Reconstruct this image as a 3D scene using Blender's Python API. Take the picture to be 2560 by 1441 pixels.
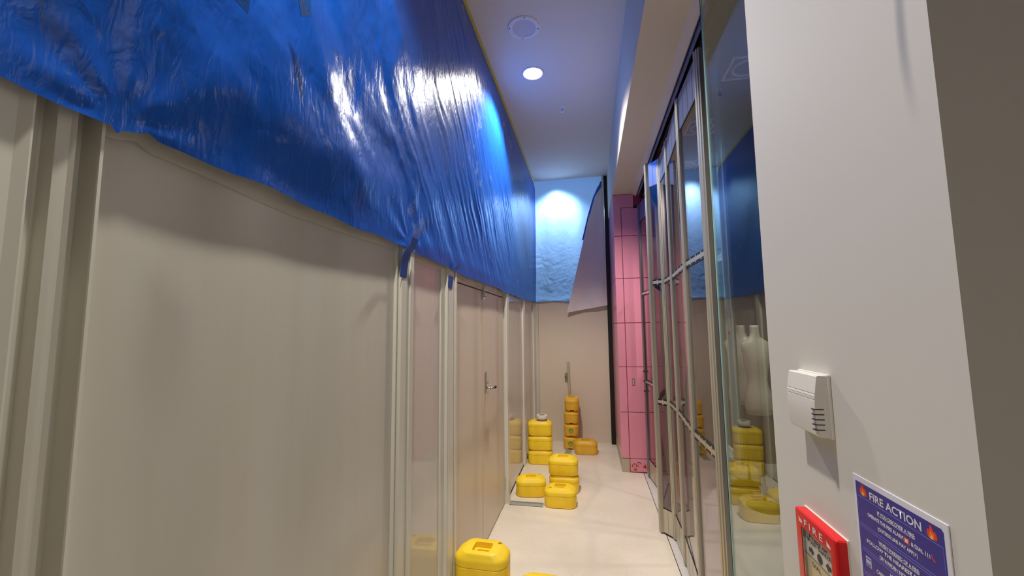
import bpy, bmesh, math, random
import numpy as np
from mathutils import Vector, Matrix

for o in list(bpy.data.objects):
    bpy.data.objects.remove(o)
random.seed(7)
S = bpy.context.scene
COL = S.collection

# ------------------------------------------------------------------ camera, light, exposure
W_PX = 2560.0
F_PX = 1018.0
YAW, PITCH, ROLL = math.radians(10.71), math.radians(5.485), math.radians(-0.58)
ZC = 1.68
cy, sy, cp, sp = math.cos(YAW), math.sin(YAW), math.cos(PITCH), math.sin(PITCH)
fw = Vector((-sy * cp, cy * cp, sp))
rt = Vector((cy, sy, 0))
up = rt.cross(fw)
cr, sr = math.cos(ROLL), math.sin(ROLL)
rt2 = rt * cr + up * sr
up2 = up * cr - rt * sr
cam_d = bpy.data.cameras.new('camera')
cam_d.sensor_width = 36.0
cam_d.lens = 36.0 * F_PX / W_PX
cam_d.clip_start = 0.02
cam = bpy.data.objects.new('camera', cam_d)
COL.objects.link(cam)
m3 = Matrix((rt2, up2, -fw)).transposed()
cam.matrix_world = Matrix.Translation((0, 0, ZC)) @ m3.to_4x4()
S.camera = cam

wd = bpy.data.worlds.new('World')
S.world = wd
wd.use_nodes = True
wd.node_tree.nodes['Background'].inputs[0].default_value = (1.0, 0.95, 0.9, 1)
wd.node_tree.nodes['Background'].inputs[1].default_value = 0.03

LAMP_X = -0.44
LAMPS_Y = (-2.16, 0.64, 3.44, 6.40)      # the row of ceiling downlights, one of them behind the end sheet
LAMP_W = (40, 160, 200, 230)
CEIL = 3.95
S.view_settings.view_transform = 'Standard'
S.view_settings.look = 'None'
S.view_settings.gamma = 1
S.view_settings.use_curve_mapping = False
S.view_settings.exposure = 0.55
S.cycles.max_bounces = 10
S.cycles.transparent_max_bounces = 24
S.cycles.sample_clamp_indirect = 6.0


def spot(y, w, size=122, blend=0.5, z=CEIL - 0.012, x=LAMP_X, rad=0.05, col=(1.0, 0.955, 0.885)):
    l = bpy.data.lights.new('downlight_beam', 'SPOT')
    l.energy = w
    l.spot_size = math.radians(size)
    l.spot_blend = blend
    l.shadow_soft_size = rad
    l.color = col
    o = bpy.data.objects.new('downlight_beam', l)
    o.location = (x, y, z)
    COL.objects.link(o)
    return o


for _y, _w in zip(LAMPS_Y, LAMP_W):
    spot(_y, _w, 112 if _y > 6 else 122, 0.8 if _y > 6 else 0.5)
for _x, _y, _z in ((-0.9, 7.3, 3.7), (0.1, 7.3, 3.7)):      # unseen fill lights added to brighten the end sheet from behind
    _l = bpy.data.lights.new('hall_lamp', 'POINT')
    _l.energy = 20
    _l.shadow_soft_size = 0.12
    _l.color = (1.0, 0.97, 0.93)
    _o = bpy.data.objects.new('hall_lamp', _l)
    _o.location = (_x, _y, _z)
    COL.objects.link(_o)
# unseen dim spot added to light the shop interior
spot(3.4, 62, 165, 0.6, 3.1, 1.9)


# ------------------------------------------------------------------ material helpers
def lin(c):
    r = []
    for v in c[:3]:
        v = v / 255.0
        r.append(v / 12.92 if v <= 0.04045 else ((v + 0.055) / 1.055) ** 2.4)
    return tuple(r) + (1.0,)


def mat(name, rgb, rough=0.5, metal=0.0, spec=0.5, coat=0.0, coat_rough=0.1, bump=None, var=None, emis=None):
    m = bpy.data.materials.new(name)
    m.use_nodes = True
    nt = m.node_tree
    b = nt.nodes['Principled BSDF']
    c = lin(rgb)
    b.inputs['Base Color'].default_value = c
    b.inputs['Roughness'].default_value = rough
    b.inputs['Metallic'].default_value = metal
    b.inputs['Specular IOR Level'].default_value = spec
    b.inputs['Coat Weight'].default_value = coat
    b.inputs['Coat Roughness'].default_value = coat_rough
    if emis:
        b.inputs['Emission Color'].default_value = lin(emis[0])
        b.inputs['Emission Strength'].default_value = emis[1]
    tc = nt.nodes.new('ShaderNodeTexCoord')
    if var:                                  # (scale, amount) soft colour mottling, optional stretch
        sc, am = var[0], var[1]
        st = var[2] if len(var) > 2 else (1, 1, 1)
        mp = nt.nodes.new('ShaderNodeMapping')
        mp.inputs['Scale'].default_value = st
        nz = nt.nodes.new('ShaderNodeTexNoise')
        nz.inputs['Scale'].default_value = sc
        nz.inputs['Detail'].default_value = 6
        mr = nt.nodes.new('ShaderNodeMapRange')
        mr.inputs[1].default_value = 0.3
        mr.inputs[2].default_value = 0.7
        mr.inputs[3].default_value = 1 - am
        mr.inputs[4].default_value = 1 + am
        mx = nt.nodes.new('ShaderNodeVectorMath')
        mx.operation = 'SCALE'
        mx.inputs[0].default_value = c[:3]
        nt.links.new(tc.outputs['Object'], mp.inputs[0])
        nt.links.new(mp.outputs[0], nz.inputs['Vector'])
        nt.links.new(nz.outputs['Fac'], mr.inputs[0])
        nt.links.new(mr.outputs[0], mx.inputs['Scale'])
        nt.links.new(mx.outputs[0], b.inputs['Base Color'])
    if bump:                                 # (scale, strength)
        nz = nt.nodes.new('ShaderNodeTexNoise')
        nz.inputs['Scale'].default_value = bump[0]
        nz.inputs['Detail'].default_value = 4
        bp = nt.nodes.new('ShaderNodeBump')
        bp.inputs['Strength'].default_value = bump[1]
        bp.inputs['Distance'].default_value = 0.01
        nt.links.new(tc.outputs['Object'], nz.inputs['Vector'])
        nt.links.new(nz.outputs['Fac'], bp.inputs['Height'])
        nt.links.new(bp.outputs[0], b.inputs['Normal'])
    return m


def glass_mat(name, tint, ior=1.5, rough=0.0, refl=(1, 1, 1)):
    """thin sheet: fresnel mix of a tinted see-through and a mirror reflection"""
    m = bpy.data.materials.new(name)
    m.use_nodes = True
    nt = m.node_tree
    nt.nodes.clear()
    out = nt.nodes.new('ShaderNodeOutputMaterial')
    tr = nt.nodes.new('ShaderNodeBsdfTransparent')
    tr.inputs[0].default_value = tuple(tint) + (1,)
    gl = nt.nodes.new('ShaderNodeBsdfGlossy')
    gl.inputs['Color'].default_value = tuple(refl) + (1,)
    gl.inputs['Roughness'].default_value = rough
    fr = nt.nodes.new('ShaderNodeFresnel')
    ge = nt.nodes.new('ShaderNodeNewGeometry')        # same reflectance on both faces of the thin sheet
    mi = nt.nodes.new('ShaderNodeMapRange')
    mi.inputs[3].default_value = ior
    mi.inputs[4].default_value = 1.0 / ior
    nt.links.new(ge.outputs['Backfacing'], mi.inputs[0])
    nt.links.new(mi.outputs[0], fr.inputs[0])
    mx = nt.nodes.new('ShaderNodeMixShader')
    nt.links.new(fr.outputs[0], mx.inputs[0])
    nt.links.new(tr.outputs[0], mx.inputs[1])
    nt.links.new(gl.outputs[0], mx.inputs[2])
    nt.links.new(mx.outputs[0], out.inputs[0])
    return m


def tarp_mat(name, base, dirt, trans, bump_d, weave_dir, stain_box=None):
    m = bpy.data.materials.new(name)
    m.use_nodes = True
    nt = m.node_tree
    N, L = nt.nodes, nt.links
    b = N['Principled BSDF']
    out = N['Material Output']
    b.inputs['Roughness'].default_value = 0.27
    b.inputs['Specular IOR Level'].default_value = 0.5
    tc = N.new('ShaderNodeTexCoord')
    # colour: sheet colour with dusty rub marks
    nz = N.new('ShaderNodeTexNoise')
    nz.inputs['Scale'].default_value = 2.6
    nz.inputs['Detail'].default_value = 9
    nz.inputs['Roughness'].default_value = 0.72
    mr = N.new('ShaderNodeMapRange')
    mr.inputs[1].default_value = 0.60
    mr.inputs[2].default_value = 0.74
    mr.inputs[3].default_value = 0.0
    mr.inputs[4].default_value = dirt
    L.new(tc.outputs['Object'], nz.inputs['Vector'])
    L.new(nz.outputs['Fac'], mr.inputs[0])
    mix = N.new('ShaderNodeMix')
    mix.data_type = 'RGBA'
    mix.inputs[6].default_value = lin(base)
    mix.inputs[7].default_value = lin((176, 178, 190))
    L.new(mr.outputs[0], mix.inputs[0])
    L.new(mix.outputs[2], b.inputs['Base Color'])
    # relief: creased film, voronoi edges + noise, plus the fine weave
    vo = N.new('ShaderNodeTexVoronoi')
    vo.feature = 'DISTANCE_TO_EDGE'
    vo.inputs['Scale'].default_value = 9
    mp = N.new('ShaderNodeMapping')
    mp.inputs['Scale'].default_value = (1, 1.6, 0.8)
    nd = N.new('ShaderNodeTexNoise')
    nd.inputs['Scale'].default_value = 6
    nd.inputs['Detail'].default_value = 5
    L.new(tc.outputs['Object'], mp.inputs[0])
    L.new(tc.outputs['Object'], nd.inputs['Vector'])
    va = N.new('ShaderNodeVectorMath')
    va.operation = 'MULTIPLY_ADD'
    va.inputs[1].default_value = (0.35, 0.35, 0.35)
    L.new(nd.outputs['Color'], va.inputs[0])
    L.new(mp.outputs[0], va.inputs[2])
    L.new(va.outputs[0], vo.inputs['Vector'])
    n2 = N.new('ShaderNodeTexNoise')
    n2.inputs['Scale'].default_value = 38
    n2.inputs['Detail'].default_value = 3
    n2.inputs['Distortion'].default_value = 1.0
    mp2 = N.new('ShaderNodeMapping')
    mp2.inputs['Rotation'].default_value = weave_dir
    mp2.inputs['Scale'].default_value = (0.5, 1.0, 0.30)
    L.new(tc.outputs['Object'], mp2.inputs[0])
    L.new(mp2.outputs[0], n2.inputs['Vector'])
    ad = N.new('ShaderNodeMath')
    ad.operation = 'MULTIPLY_ADD'
    ad.inputs[1].default_value = 0.5
    L.new(vo.outputs['Distance'], ad.inputs[0])
    L.new(n2.outputs['Fac'], ad.inputs[2])
    bp = N.new('ShaderNodeBump')
    bp.inputs['Strength'].default_value = 0.45
    bp.inputs['Distance'].default_value = bump_d
    L.new(ad.outputs[0], bp.inputs['Height'])
    L.new(bp.outputs[0], b.inputs['Normal'])
    tl = N.new('ShaderNodeBsdfTranslucent')
    tl.inputs['Color'].default_value = lin(base) if trans < 0.3 else lin((128, 176, 240))
    L.new(bp.outputs[0], tl.inputs['Normal'])
    ms = N.new('ShaderNodeMixShader')
    ms.inputs[0].default_value = trans
    L.new(b.outputs[0], ms.inputs[1])
    L.new(tl.outputs[0], ms.inputs[2])
    L.new(ms.outputs[0], out.inputs[0])
    return m


M = {}
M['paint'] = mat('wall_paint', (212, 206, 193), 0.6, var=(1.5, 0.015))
def shadow_streak(m):
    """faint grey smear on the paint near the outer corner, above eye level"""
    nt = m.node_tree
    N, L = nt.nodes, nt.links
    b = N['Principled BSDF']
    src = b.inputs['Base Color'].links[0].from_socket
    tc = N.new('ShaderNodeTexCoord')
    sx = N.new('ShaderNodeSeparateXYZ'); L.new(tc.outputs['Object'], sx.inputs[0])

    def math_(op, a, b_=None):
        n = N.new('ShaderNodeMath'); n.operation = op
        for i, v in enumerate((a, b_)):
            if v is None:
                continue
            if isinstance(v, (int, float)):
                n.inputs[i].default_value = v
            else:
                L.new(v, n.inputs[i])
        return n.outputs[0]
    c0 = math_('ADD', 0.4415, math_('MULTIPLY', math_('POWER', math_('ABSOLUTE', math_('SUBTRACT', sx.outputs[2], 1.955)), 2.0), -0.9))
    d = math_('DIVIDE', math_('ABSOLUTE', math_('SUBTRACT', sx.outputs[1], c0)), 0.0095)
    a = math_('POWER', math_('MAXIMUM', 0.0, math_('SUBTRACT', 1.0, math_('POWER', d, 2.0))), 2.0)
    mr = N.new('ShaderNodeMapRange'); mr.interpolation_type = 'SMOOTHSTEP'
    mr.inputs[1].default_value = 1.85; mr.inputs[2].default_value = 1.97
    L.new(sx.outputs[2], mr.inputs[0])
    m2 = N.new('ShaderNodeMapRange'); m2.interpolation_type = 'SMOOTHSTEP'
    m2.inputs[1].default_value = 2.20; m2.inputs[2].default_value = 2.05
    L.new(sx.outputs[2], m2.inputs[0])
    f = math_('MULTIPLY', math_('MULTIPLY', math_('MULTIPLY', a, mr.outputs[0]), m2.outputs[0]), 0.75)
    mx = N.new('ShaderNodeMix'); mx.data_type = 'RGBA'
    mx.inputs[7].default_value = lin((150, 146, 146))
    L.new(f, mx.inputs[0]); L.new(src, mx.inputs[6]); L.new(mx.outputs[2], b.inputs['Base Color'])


shadow_streak(M['paint'])  # soft cast shadow put into the wall colour
M['ceiling'] = mat('ceiling_paint', (222, 215, 204), 0.85)
M['bulkhead'] = mat('bulkhead_paint', (218, 206, 184), 0.8)
M['post'] = mat('post_coated_metal', (214, 210, 196), 0.32, spec=0.5, var=(3, 0.02))
M['gasket'] = mat('gasket_black', (20, 18, 18), 0.7)
M['alu'] = mat('anodised_aluminium', (196, 190, 172), 0.32, metal=0.55, var=(6, 0.03, (1, 1, 0.1)))
M['alu_grey'] = mat('grey_aluminium', (180, 180, 182), 0.22, metal=0.92)
M['mirror_metal'] = mat('blued_aluminium', (112, 128, 168), 0.3, metal=0.6)  # blue reflection of the sheeting painted into the slat colour
M['steel'] = mat('galvanised_steel', (186, 190, 184), 0.38, metal=0.55, var=(40, 0.12))
M['chrome'] = mat('chrome', (215, 212, 208), 0.12, metal=1.0)
M['black'] = mat('black_metal', (14, 13, 13), 0.45)
M['yellow'] = mat('yellow_plastic', (250, 212, 46), 0.42, spec=0.4, var=(9, 0.06), bump=(220, 0.05))
M['orange'] = mat('amber_plastic', (226, 176, 52), 0.45, spec=0.4, var=(9, 0.07), bump=(220, 0.05))  # same yellow plastic, with the far-end dimness painted into its colour
M['greencap'] = mat('green_cap', (150, 158, 68), 0.5)
M['red'] = mat('red_plastic', (214, 20, 18), 0.28, spec=0.5)
M['white_pl'] = mat('white_plastic', (226, 220, 208), 0.35)
M['whitetape'] = mat('white_tape', (225, 215, 210), 0.4)
M['card'] = mat('cardboard_core', (150, 120, 96), 0.8)
M['bluetape'] = mat('blue_cloth_tape', (12, 82, 162), 0.35, bump=(300, 0.1))
M['creamtape'] = mat('masking_tape', (205, 190, 90), 0.6)
M['cream'] = mat('cream_timber', (220, 208, 176), 0.5)
M['thread'] = mat('white_thread', (180, 195, 225), 0.6)
M['pink'] = mat('pink_laminate', (220, 138, 156), 0.22, spec=0.5, var=(1.2, 0.02))
M['pinkjoint'] = mat('pink_joint', (150, 45, 75), 0.7)
M['kick'] = mat('beige_kickplate', (176, 164, 140), 0.4, var=(8, 0.04))
M['decal'] = mat('brown_gold_decal', (150, 62, 40), 0.4)
M['decal2'] = mat('tan_gold_decal', (196, 128, 92), 0.4)
M['brassplate'] = mat('brushed_plate', (128, 108, 78), 0.35, metal=0.6)
M['door'] = mat('door_laminate', (212, 198, 178), 0.38, spec=0.5, var=(2, 0.025, (1, 1, 0.4)))
M['edge'] = mat('door_edge_timber', (222, 184, 138), 0.5)
M['darkgap'] = mat('dark_gap', (70, 42, 26), 0.8)
M['mann'] = mat('mannequin_shell', (205, 192, 175), 0.35)
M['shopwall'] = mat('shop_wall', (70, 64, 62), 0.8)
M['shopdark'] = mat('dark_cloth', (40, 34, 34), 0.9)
M['shopfloor'] = mat('shop_floor', (212, 204, 196), 0.3, var=(3, 0.05))
M['print_blue'] = mat('printed_blue', (40, 34, 138), 0.22, spec=0.5, coat=0.3)
M['print_white'] = mat('printed_white', (222, 218, 222), 0.3)
M['print_line'] = mat('printed_line', (120, 118, 205), 0.3)
M['flame_red'] = mat('printed_flame_red', (224, 62, 30), 0.3)
M['flame_orange'] = mat('printed_flame_orange', (240, 120, 40), 0.3)
M['flame_yellow'] = mat('printed_flame_yellow', (250, 190, 90), 0.3)
M['pane_print'] = mat('callpoint_pane', (196, 192, 178), 0.2, spec=0.5)
M['pane_low'] = mat('callpoint_pane_lower', (196, 178, 138), 0.25)
M['pane_ink'] = mat('callpoint_ink', (42, 38, 34), 0.4)
M['glass'] = glass_mat('shopfront_glass', (0.80, 0.86, 0.83), 1.75, 0.0, (0.92, 0.96, 0.90))
M['clear'] = glass_mat('smoky_clear_sheet', (0.80, 0.74, 0.76), 1.5, 0.012)
M['frost'] = mat('pale_green_frame', (176, 206, 200), 0.3, spec=0.5)
M['speaker'] = mat('speaker_white', (228, 228, 232), 0.5)
M['grille'] = mat('speaker_grille', (205, 205, 212), 0.8, bump=(500, 0.2))
M['bulb'] = mat('lit_bulb', (255, 255, 255), 0.4, emis=((255, 248, 238), 30))
M['reflector'] = mat('lamp_reflector', (240, 240, 240), 0.18, metal=0.9, emis=((255, 250, 245), 1.5))
M['film'] = None


def panel_mat(r0=0.28, r1=0.36):
    """glossy enamelled sheet with pimples and faint vertical streaks"""
    m = mat('panel_enamel', (200, 194, 178), 0.24, spec=0.55)
    nt = m.node_tree
    N, L = nt.nodes, nt.links
    b = N['Principled BSDF']
    tc = N.new('ShaderNodeTexCoord')
    mp = N.new('ShaderNodeMapping')
    mp.inputs['Scale'].default_value = (1, 5, 0.35)
    nz = N.new('ShaderNodeTexNoise')
    nz.inputs['Scale'].default_value = 3
    nz.inputs['Detail'].default_value = 7
    L.new(tc.outputs['Object'], mp.inputs[0])
    L.new(mp.outputs[0], nz.inputs['Vector'])
    cr_ = N.new('ShaderNodeValToRGB')
    cr_.color_ramp.elements[0].position = 0.35
    cr_.color_ramp.elements[0].color = lin((197, 191, 176))
    cr_.color_ramp.elements[1].position = 0.68
    cr_.color_ramp.elements[1].color = lin((200, 196, 183))
    L.new(nz.outputs['Fac'], cr_.inputs[0])
    # specks
    vo = N.new('ShaderNodeTexVoronoi')
    vo.inputs['Scale'].default_value = 16
    L.new(tc.outputs['Object'], vo.inputs['Vector'])
    rnd = N.new('ShaderNodeSeparateColor')
    L.new(vo.outputs['Color'], rnd.inputs[0])
    sel = N.new('ShaderNodeMath'); sel.operation = 'GREATER_THAN'; sel.inputs[1].default_value = 0.86
    L.new(rnd.outputs[0], sel.inputs[0])
    dot = N.new('ShaderNodeMath'); dot.operation = 'LESS_THAN'; dot.inputs[1].default_value = 0.055
    L.new(vo.outputs['Distance'], dot.inputs[0])
    mul = N.new('ShaderNodeMath'); mul.operation = 'MULTIPLY'
    L.new(sel.outputs[0], mul.inputs[0]); L.new(dot.outputs[0], mul.inputs[1])
    mx = N.new('ShaderNodeMix'); mx.data_type = 'RGBA'
    mx.inputs[7].default_value = lin((228, 222, 205))
    L.new(mul.outputs[0], mx.inputs[0])
    L.new(cr_.outputs[0], mx.inputs[6])
    L.new(mx.outputs[2], b.inputs['Base Color'])
    bp = N.new('ShaderNodeBump'); bp.inputs['Strength'].default_value = 0.5; bp.inputs['Distance'].default_value = 0.002
    L.new(mul.outputs[0], bp.inputs['Height'])
    L.new(bp.outputs[0], b.inputs['Normal'])
    rr = N.new('ShaderNodeMapRange')
    rr.inputs[1].default_value = 0.3; rr.inputs[2].default_value = 0.7
    rr.inputs[3].default_value = r0; rr.inputs[4].default_value = r1
    L.new(nz.outputs['Fac'], rr.inputs[0]); L.new(rr.outputs[0], b.inputs['Roughness'])
    return m


M['panel'] = panel_mat()
M['panel_gloss'] = panel_mat(0.05, 0.09)


def floor_mat():
    m = mat('speckled_vinyl', (226, 214, 198), 0.34, spec=0.45)
    nt = m.node_tree
    N, L = nt.nodes, nt.links
    b = N['Principled BSDF']
    tc = N.new('ShaderNodeTexCoord')
    vo = N.new('ShaderNodeTexVoronoi'); vo.inputs['Scale'].default_value = 66
    L.new(tc.outputs['Object'], vo.inputs['Vector'])
    sp_ = N.new('ShaderNodeSeparateColor'); L.new(vo.outputs['Color'], sp_.inputs[0])
    th = N.new('ShaderNodeMath'); th.operation = 'MULTIPLY'; th.inputs[1].default_value = 0.2
    L.new(sp_.outputs[1], th.inputs[0])
    lt = N.new('ShaderNodeMath'); lt.operation = 'LESS_THAN'
    L.new(vo.outputs['Distance'], lt.inputs[0]); L.new(th.outputs[0], lt.inputs[1])
    cr_ = N.new('ShaderNodeValToRGB')
    e = cr_.color_ramp.elements
    e[0].position = 0.0; e[0].color = lin((150, 142, 134))
    e[1].position = 1.0; e[1].color = lin((205, 196, 184))
    L.new(sp_.outputs[0], cr_.inputs[0])
    nz = N.new('ShaderNodeTexNoise'); nz.inputs['Scale'].default_value = 1.8; nz.inputs['Detail'].default_value = 8
    L.new(tc.outputs['Object'], nz.inputs['Vector'])
    c2 = N.new('ShaderNodeValToRGB')
    c2.color_ramp.elements[0].position = 0.3; c2.color_ramp.elements[0].color = lin((216, 202, 182))
    c2.color_ramp.elements[1].position = 0.6; c2.color_ramp.elements[1].color = lin((230, 217, 197))
    L.new(nz.outputs['Fac'], c2.inputs[0])
    mx = N.new('ShaderNodeMix'); mx.data_type = 'RGBA'
    L.new(lt.outputs[0], mx.inputs[0]); L.new(c2.outputs[0], mx.inputs[6]); L.new(cr_.outputs[0], mx.inputs[7])
    L.new(mx.outputs[2], b.inputs['Base Color'])
    return m


M['floor'] = floor_mat()


def film_mat():
    m = mat('clear_plastic_film', (216, 211, 198), 0.22, spec=0.6)
    nt = m.node_tree
    N, L = nt.nodes, nt.links
    b = N['Principled BSDF']
    out = N['Material Output']
    tr = N.new('ShaderNodeBsdfTransparent')
    ms = N.new('ShaderNodeMixShader'); ms.inputs[0].default_value = 0.5
    L.new(tr.outputs[0], ms.inputs[1]); L.new(b.outputs[0], ms.inputs[2]); L.new(ms.outputs[0], out.inputs[0])
    return m


M['film'] = film_mat()
M['tarp'] = tarp_mat('blue_sheeting', (18, 86, 190), 0.75, 0.06, 0.006, (math.radians(35), 0, 0))
M['tarp_end'] = tarp_mat('blue_sheeting_thin', (72, 134, 216), 0.35, 0.5, 0.0022, (0, 0, 0))
M['tarp_back'] = mat('grey_sheeting_reverse', (226, 216, 214), 0.42, bump=(60, 0.25), var=(4, 0.05))


# ------------------------------------------------------------------ mesh helpers
def link(name, me, m=None, parent=None):
    o = bpy.data.objects.new(name, me)
    COL.objects.link(o)
    if m is not None:
        me.materials.append(m if not isinstance(m, str) else M[m])
    if parent is not None:
        o.parent = parent
    return o


def obj(name, bm, m=None, parent=None, smooth=False):
    bmesh.ops.recalc_face_normals(bm, faces=bm.faces)
    me = bpy.data.meshes.new(name)
    bm.to_mesh(me)
    bm.free()
    if smooth:
        for p in me.polygons:
            p.use_smooth = True
    return link(name, me, m, parent)


def autosmooth(o, ang=35):
    me = o.data
    for p in me.polygons:
        p.use_smooth = True
    bm = bmesh.new(); bm.from_mesh(me)
    for e in bm.edges:
        if len(e.link_faces) == 2 and e.calc_face_angle(0) > math.radians(ang):
            e.smooth = False
    bm.to_mesh(me); bm.free()
    return o


def box(bm, x0, x1, y0, y1, z0, z1, bev=0.0):
    r = bmesh.ops.create_cube(bm, size=1)
    vs = r['verts']
    for v in vs:
        v.co = Vector((x0 if v.co.x < 0 else x1, y0 if v.co.y < 0 else y1, z0 if v.co.z < 0 else z1))
    if bev > 0:
        es = list({e for v in vs for e in v.link_edges})
        bmesh.ops.bevel(bm, geom=es, offset=bev, segments=2, affect='EDGES', profile=0.5)
    return bm


def B(x0, x1, y0, y1, z0, z1, bev=0.0):
    return box(bmesh.new(), x0, x1, y0, y1, z0, z1, bev)


def prism(bm, pts, z0, z1):
    """closed outline of (x, y) pushed up from z0 to z1"""
    a = [bm.verts.new((p[0], p[1], z0)) for p in pts]
    b = [bm.verts.new((p[0], p[1], z1)) for p in pts]
    n = len(pts)
    bm.faces.new(a); bm.faces.new(list(reversed(b)))
    for i in range(n):
        bm.faces.new((a[i], a[(i + 1) % n], b[(i + 1) % n], b[i]))
    return bm


def tube(bm, pts, r, n=10):
    pts = [Vector(p) for p in pts]
    rings = []
    for i, p in enumerate(pts):
        d = (pts[min(i + 1, len(pts) - 1)] - pts[max(i - 1, 0)]).normalized()
        a = d.cross(Vector((0, 0, 1)))
        if a.length < 1e-3:
            a = d.cross(Vector((1, 0, 0)))
        a.normalize(); b = d.cross(a)
        rings.append([bm.verts.new(p + a * math.cos(t) * r + b * math.sin(t) * r) for t in [2 * math.pi * k / n for k in range(n)]])
    for i in range(len(rings) - 1):
        for k in range(n):
            bm.faces.new((rings[i][k], rings[i][(k + 1) % n], rings[i + 1][(k + 1) % n], rings[i + 1][k]))
    bm.faces.new(rings[0]); bm.faces.new(list(reversed(rings[-1])))
    return bm


def lathe(bm, prof, c=(0, 0, 0), n=40, close=False):
    """profile of (radius, z) turned about the z axis through c"""
    rings = []
    for r, z in prof:
        if r < 1e-6:
            rings.append([bm.verts.new((c[0], c[1], c[2] + z))])
        else:
            rings.append([bm.verts.new((c[0] + r * math.cos(2 * math.pi * k / n), c[1] + r * math.sin(2 * math.pi * k / n), c[2] + z)) for k in range(n)])
    seq = list(range(len(rings) - 1)) + ([len(rings) - 1] if close else [])
    for i in seq:
        a, b = rings[i], rings[(i + 1) % len(rings)]
        for k in range(n):
            k2 = (k + 1) % n
            if len(a) == 1 and len(b) == 1:
                continue
            if len(a) == 1:
                bm.faces.new((a[0], b[k2], b[k]))
            elif len(b) == 1:
                bm.faces.new((a[k], a[k2], b[0]))
            else:
                bm.faces.new((a[k], a[k2], b[k2], b[k]))
    return bm


def thing(name, label, cat, loc=(0, 0, 0), rotz=0.0, group=None):
    o = bpy.data.objects.new(name, None)
    o.empty_display_size = 0.1
    COL.objects.link(o)
    o.location = loc
    o.rotation_euler = (0, 0, rotz)
    return tag(o, label, cat, group)


def tag(o, label, cat, group=None):
    o['label'] = label
    o['category'] = cat
    if group:
        o['group'] = group
    return o


def struct(o, label=None, cat='wall'):
    o['kind'] = 'structure'
    if label:
        o['label'] = label
        o['category'] = cat
    return o


def dup(root, loc, rotz, label, group=None):
    r = root.copy(); COL.objects.link(r)
    r.location = loc; r.rotation_euler = (0, 0, rotz); r['label'] = label
    if group:
        r['group'] = group
    for ch in list(root.children):
        c = ch.copy(); COL.objects.link(c); c.parent = r
        for g in list(ch.children):
            d = g.copy(); COL.objects.link(d); d.parent = c
    return r


# smooth value noise on arrays
_rng = np.random.RandomState(11)
_tab = _rng.rand(256, 256)


def vnoise(x, y):
    xi = np.floor(x).astype(int); yi = np.floor(y).astype(int)
    fx = x - xi; fy = y - yi
    fx = fx * fx * (3 - 2 * fx); fy = fy * fy * (3 - 2 * fy)
    g = lambda a, b: _tab[a % 256, b % 256]
    return (g(xi, yi) * (1 - fx) * (1 - fy) + g(xi + 1, yi) * fx * (1 - fy)
            + g(xi, yi + 1) * (1 - fx) * fy + g(xi + 1, yi + 1) * fx * fy)


def fbm(x, y, o=4):
    s = 0; a = 0.5
    for k in range(o):
        s = s + a * vnoise(x * 2 ** k + 17 * k, y * 2 ** k + 5 * k); a *= 0.5
    return s


def ridge(x, y, o=3):
    s = 0; a = 0.5
    for k in range(o):
        s = s + a * (1 - np.abs(2 * vnoise(x * 2 ** k + 31 * k, y * 2 ** k + 9 * k) - 1)); a *= 0.5
    return s


def sstep(a, b, x):
    t = np.clip((x - a) / (b - a), 0, 1)
    return t * t * (3 - 2 * t)


def grid_mesh(name, P, m, parent=None):
    """P is an (nu, nv, 3) array of points"""
    nu, nv = P.shape[:2]
    idx = np.arange(nu * nv).reshape(nu, nv)
    f = np.stack([idx[:-1, :-1], idx[1:, :-1], idx[1:, 1:], idx[:-1, 1:]], -1).reshape(-1, 4)
    me = bpy.data.meshes.new(name)
    me.vertices.add(nu * nv)
    me.vertices.foreach_set('co', P.reshape(-1).astype(np.float32))
    nf = len(f)
    me.loops.add(nf * 4)
    me.loops.foreach_set('vertex_index', f.reshape(-1).astype(np.int32))
    me.polygons.add(nf)
    me.polygons.foreach_set('loop_start', np.arange(0, nf * 4, 4, dtype=np.int32))
    me.polygons.foreach_set('loop_total', np.full(nf, 4, dtype=np.int32))
    me.update()
    me.validate()
    for p in me.polygons:
        p.use_smooth = True
    return link(name, me, m, parent)


# ================================================================== THE SETTING
# floor of the passage, then the shop floor beyond the joint
fl = struct(obj('floor', B(-2.6, 0.558, -4.0, 8.0, -0.06, 0.0), 'floor'))
sf = obj('floor_shop', B(0.564, 3.6, -4.0, 8.0, -0.06, 0.0), 'shopfloor'); struct(sf)
struct(obj('trim_1', B(0.558, 0.564, -4.0, 8.0, -0.06, -0.004), 'darkgap'))

# ceiling with round cut-outs for the downlights
bm = bmesh.new()
CX0, CX1 = -2.6, 0.314
LX0, LX1 = LAMP_X - 0.16, LAMP_X + 0.16


def rect(bm, x0, x1, y0, y1, z):
    vs = [bm.verts.new(p) for p in ((x0, y0, z), (x1, y0, z), (x1, y1, z), (x0, y1, z))]
    bm.faces.new(vs)


rect(bm, CX0, LX0, -4, 8, CEIL)
rect(bm, LX1, CX1, -4, 8, CEIL)
prev = -4.0
for ly in LAMPS_Y:
    rect(bm, LX0, LX1, prev, ly - 0.16, CEIL)
    n = 32
    circ, sq = [], []
    for k in range(n):
        t = 2 * math.pi * k / n
        c, s = math.cos(t), math.sin(t)
        circ.append(bm.verts.new((LAMP_X + 0.083 * c, ly + 0.083 * s, CEIL)))
        q = 0.16 / max(abs(c), abs(s))
        sq.append(bm.verts.new((LAMP_X + q * c, ly + q * s, CEIL)))
    for k in range(n):
        bm.faces.new((circ[k], circ[(k + 1) % n], sq[(k + 1) % n], sq[k]))
    prev = ly + 0.16
rect(bm, LX0, LX1, prev, 8.0, CEIL)
struct(obj('ceiling', bm, 'ceiling'))
struct(obj('ceiling_hall', B(0.314, 3.6, -4.0, 0.41, CEIL, CEIL + 0.05), 'ceiling'))

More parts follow.
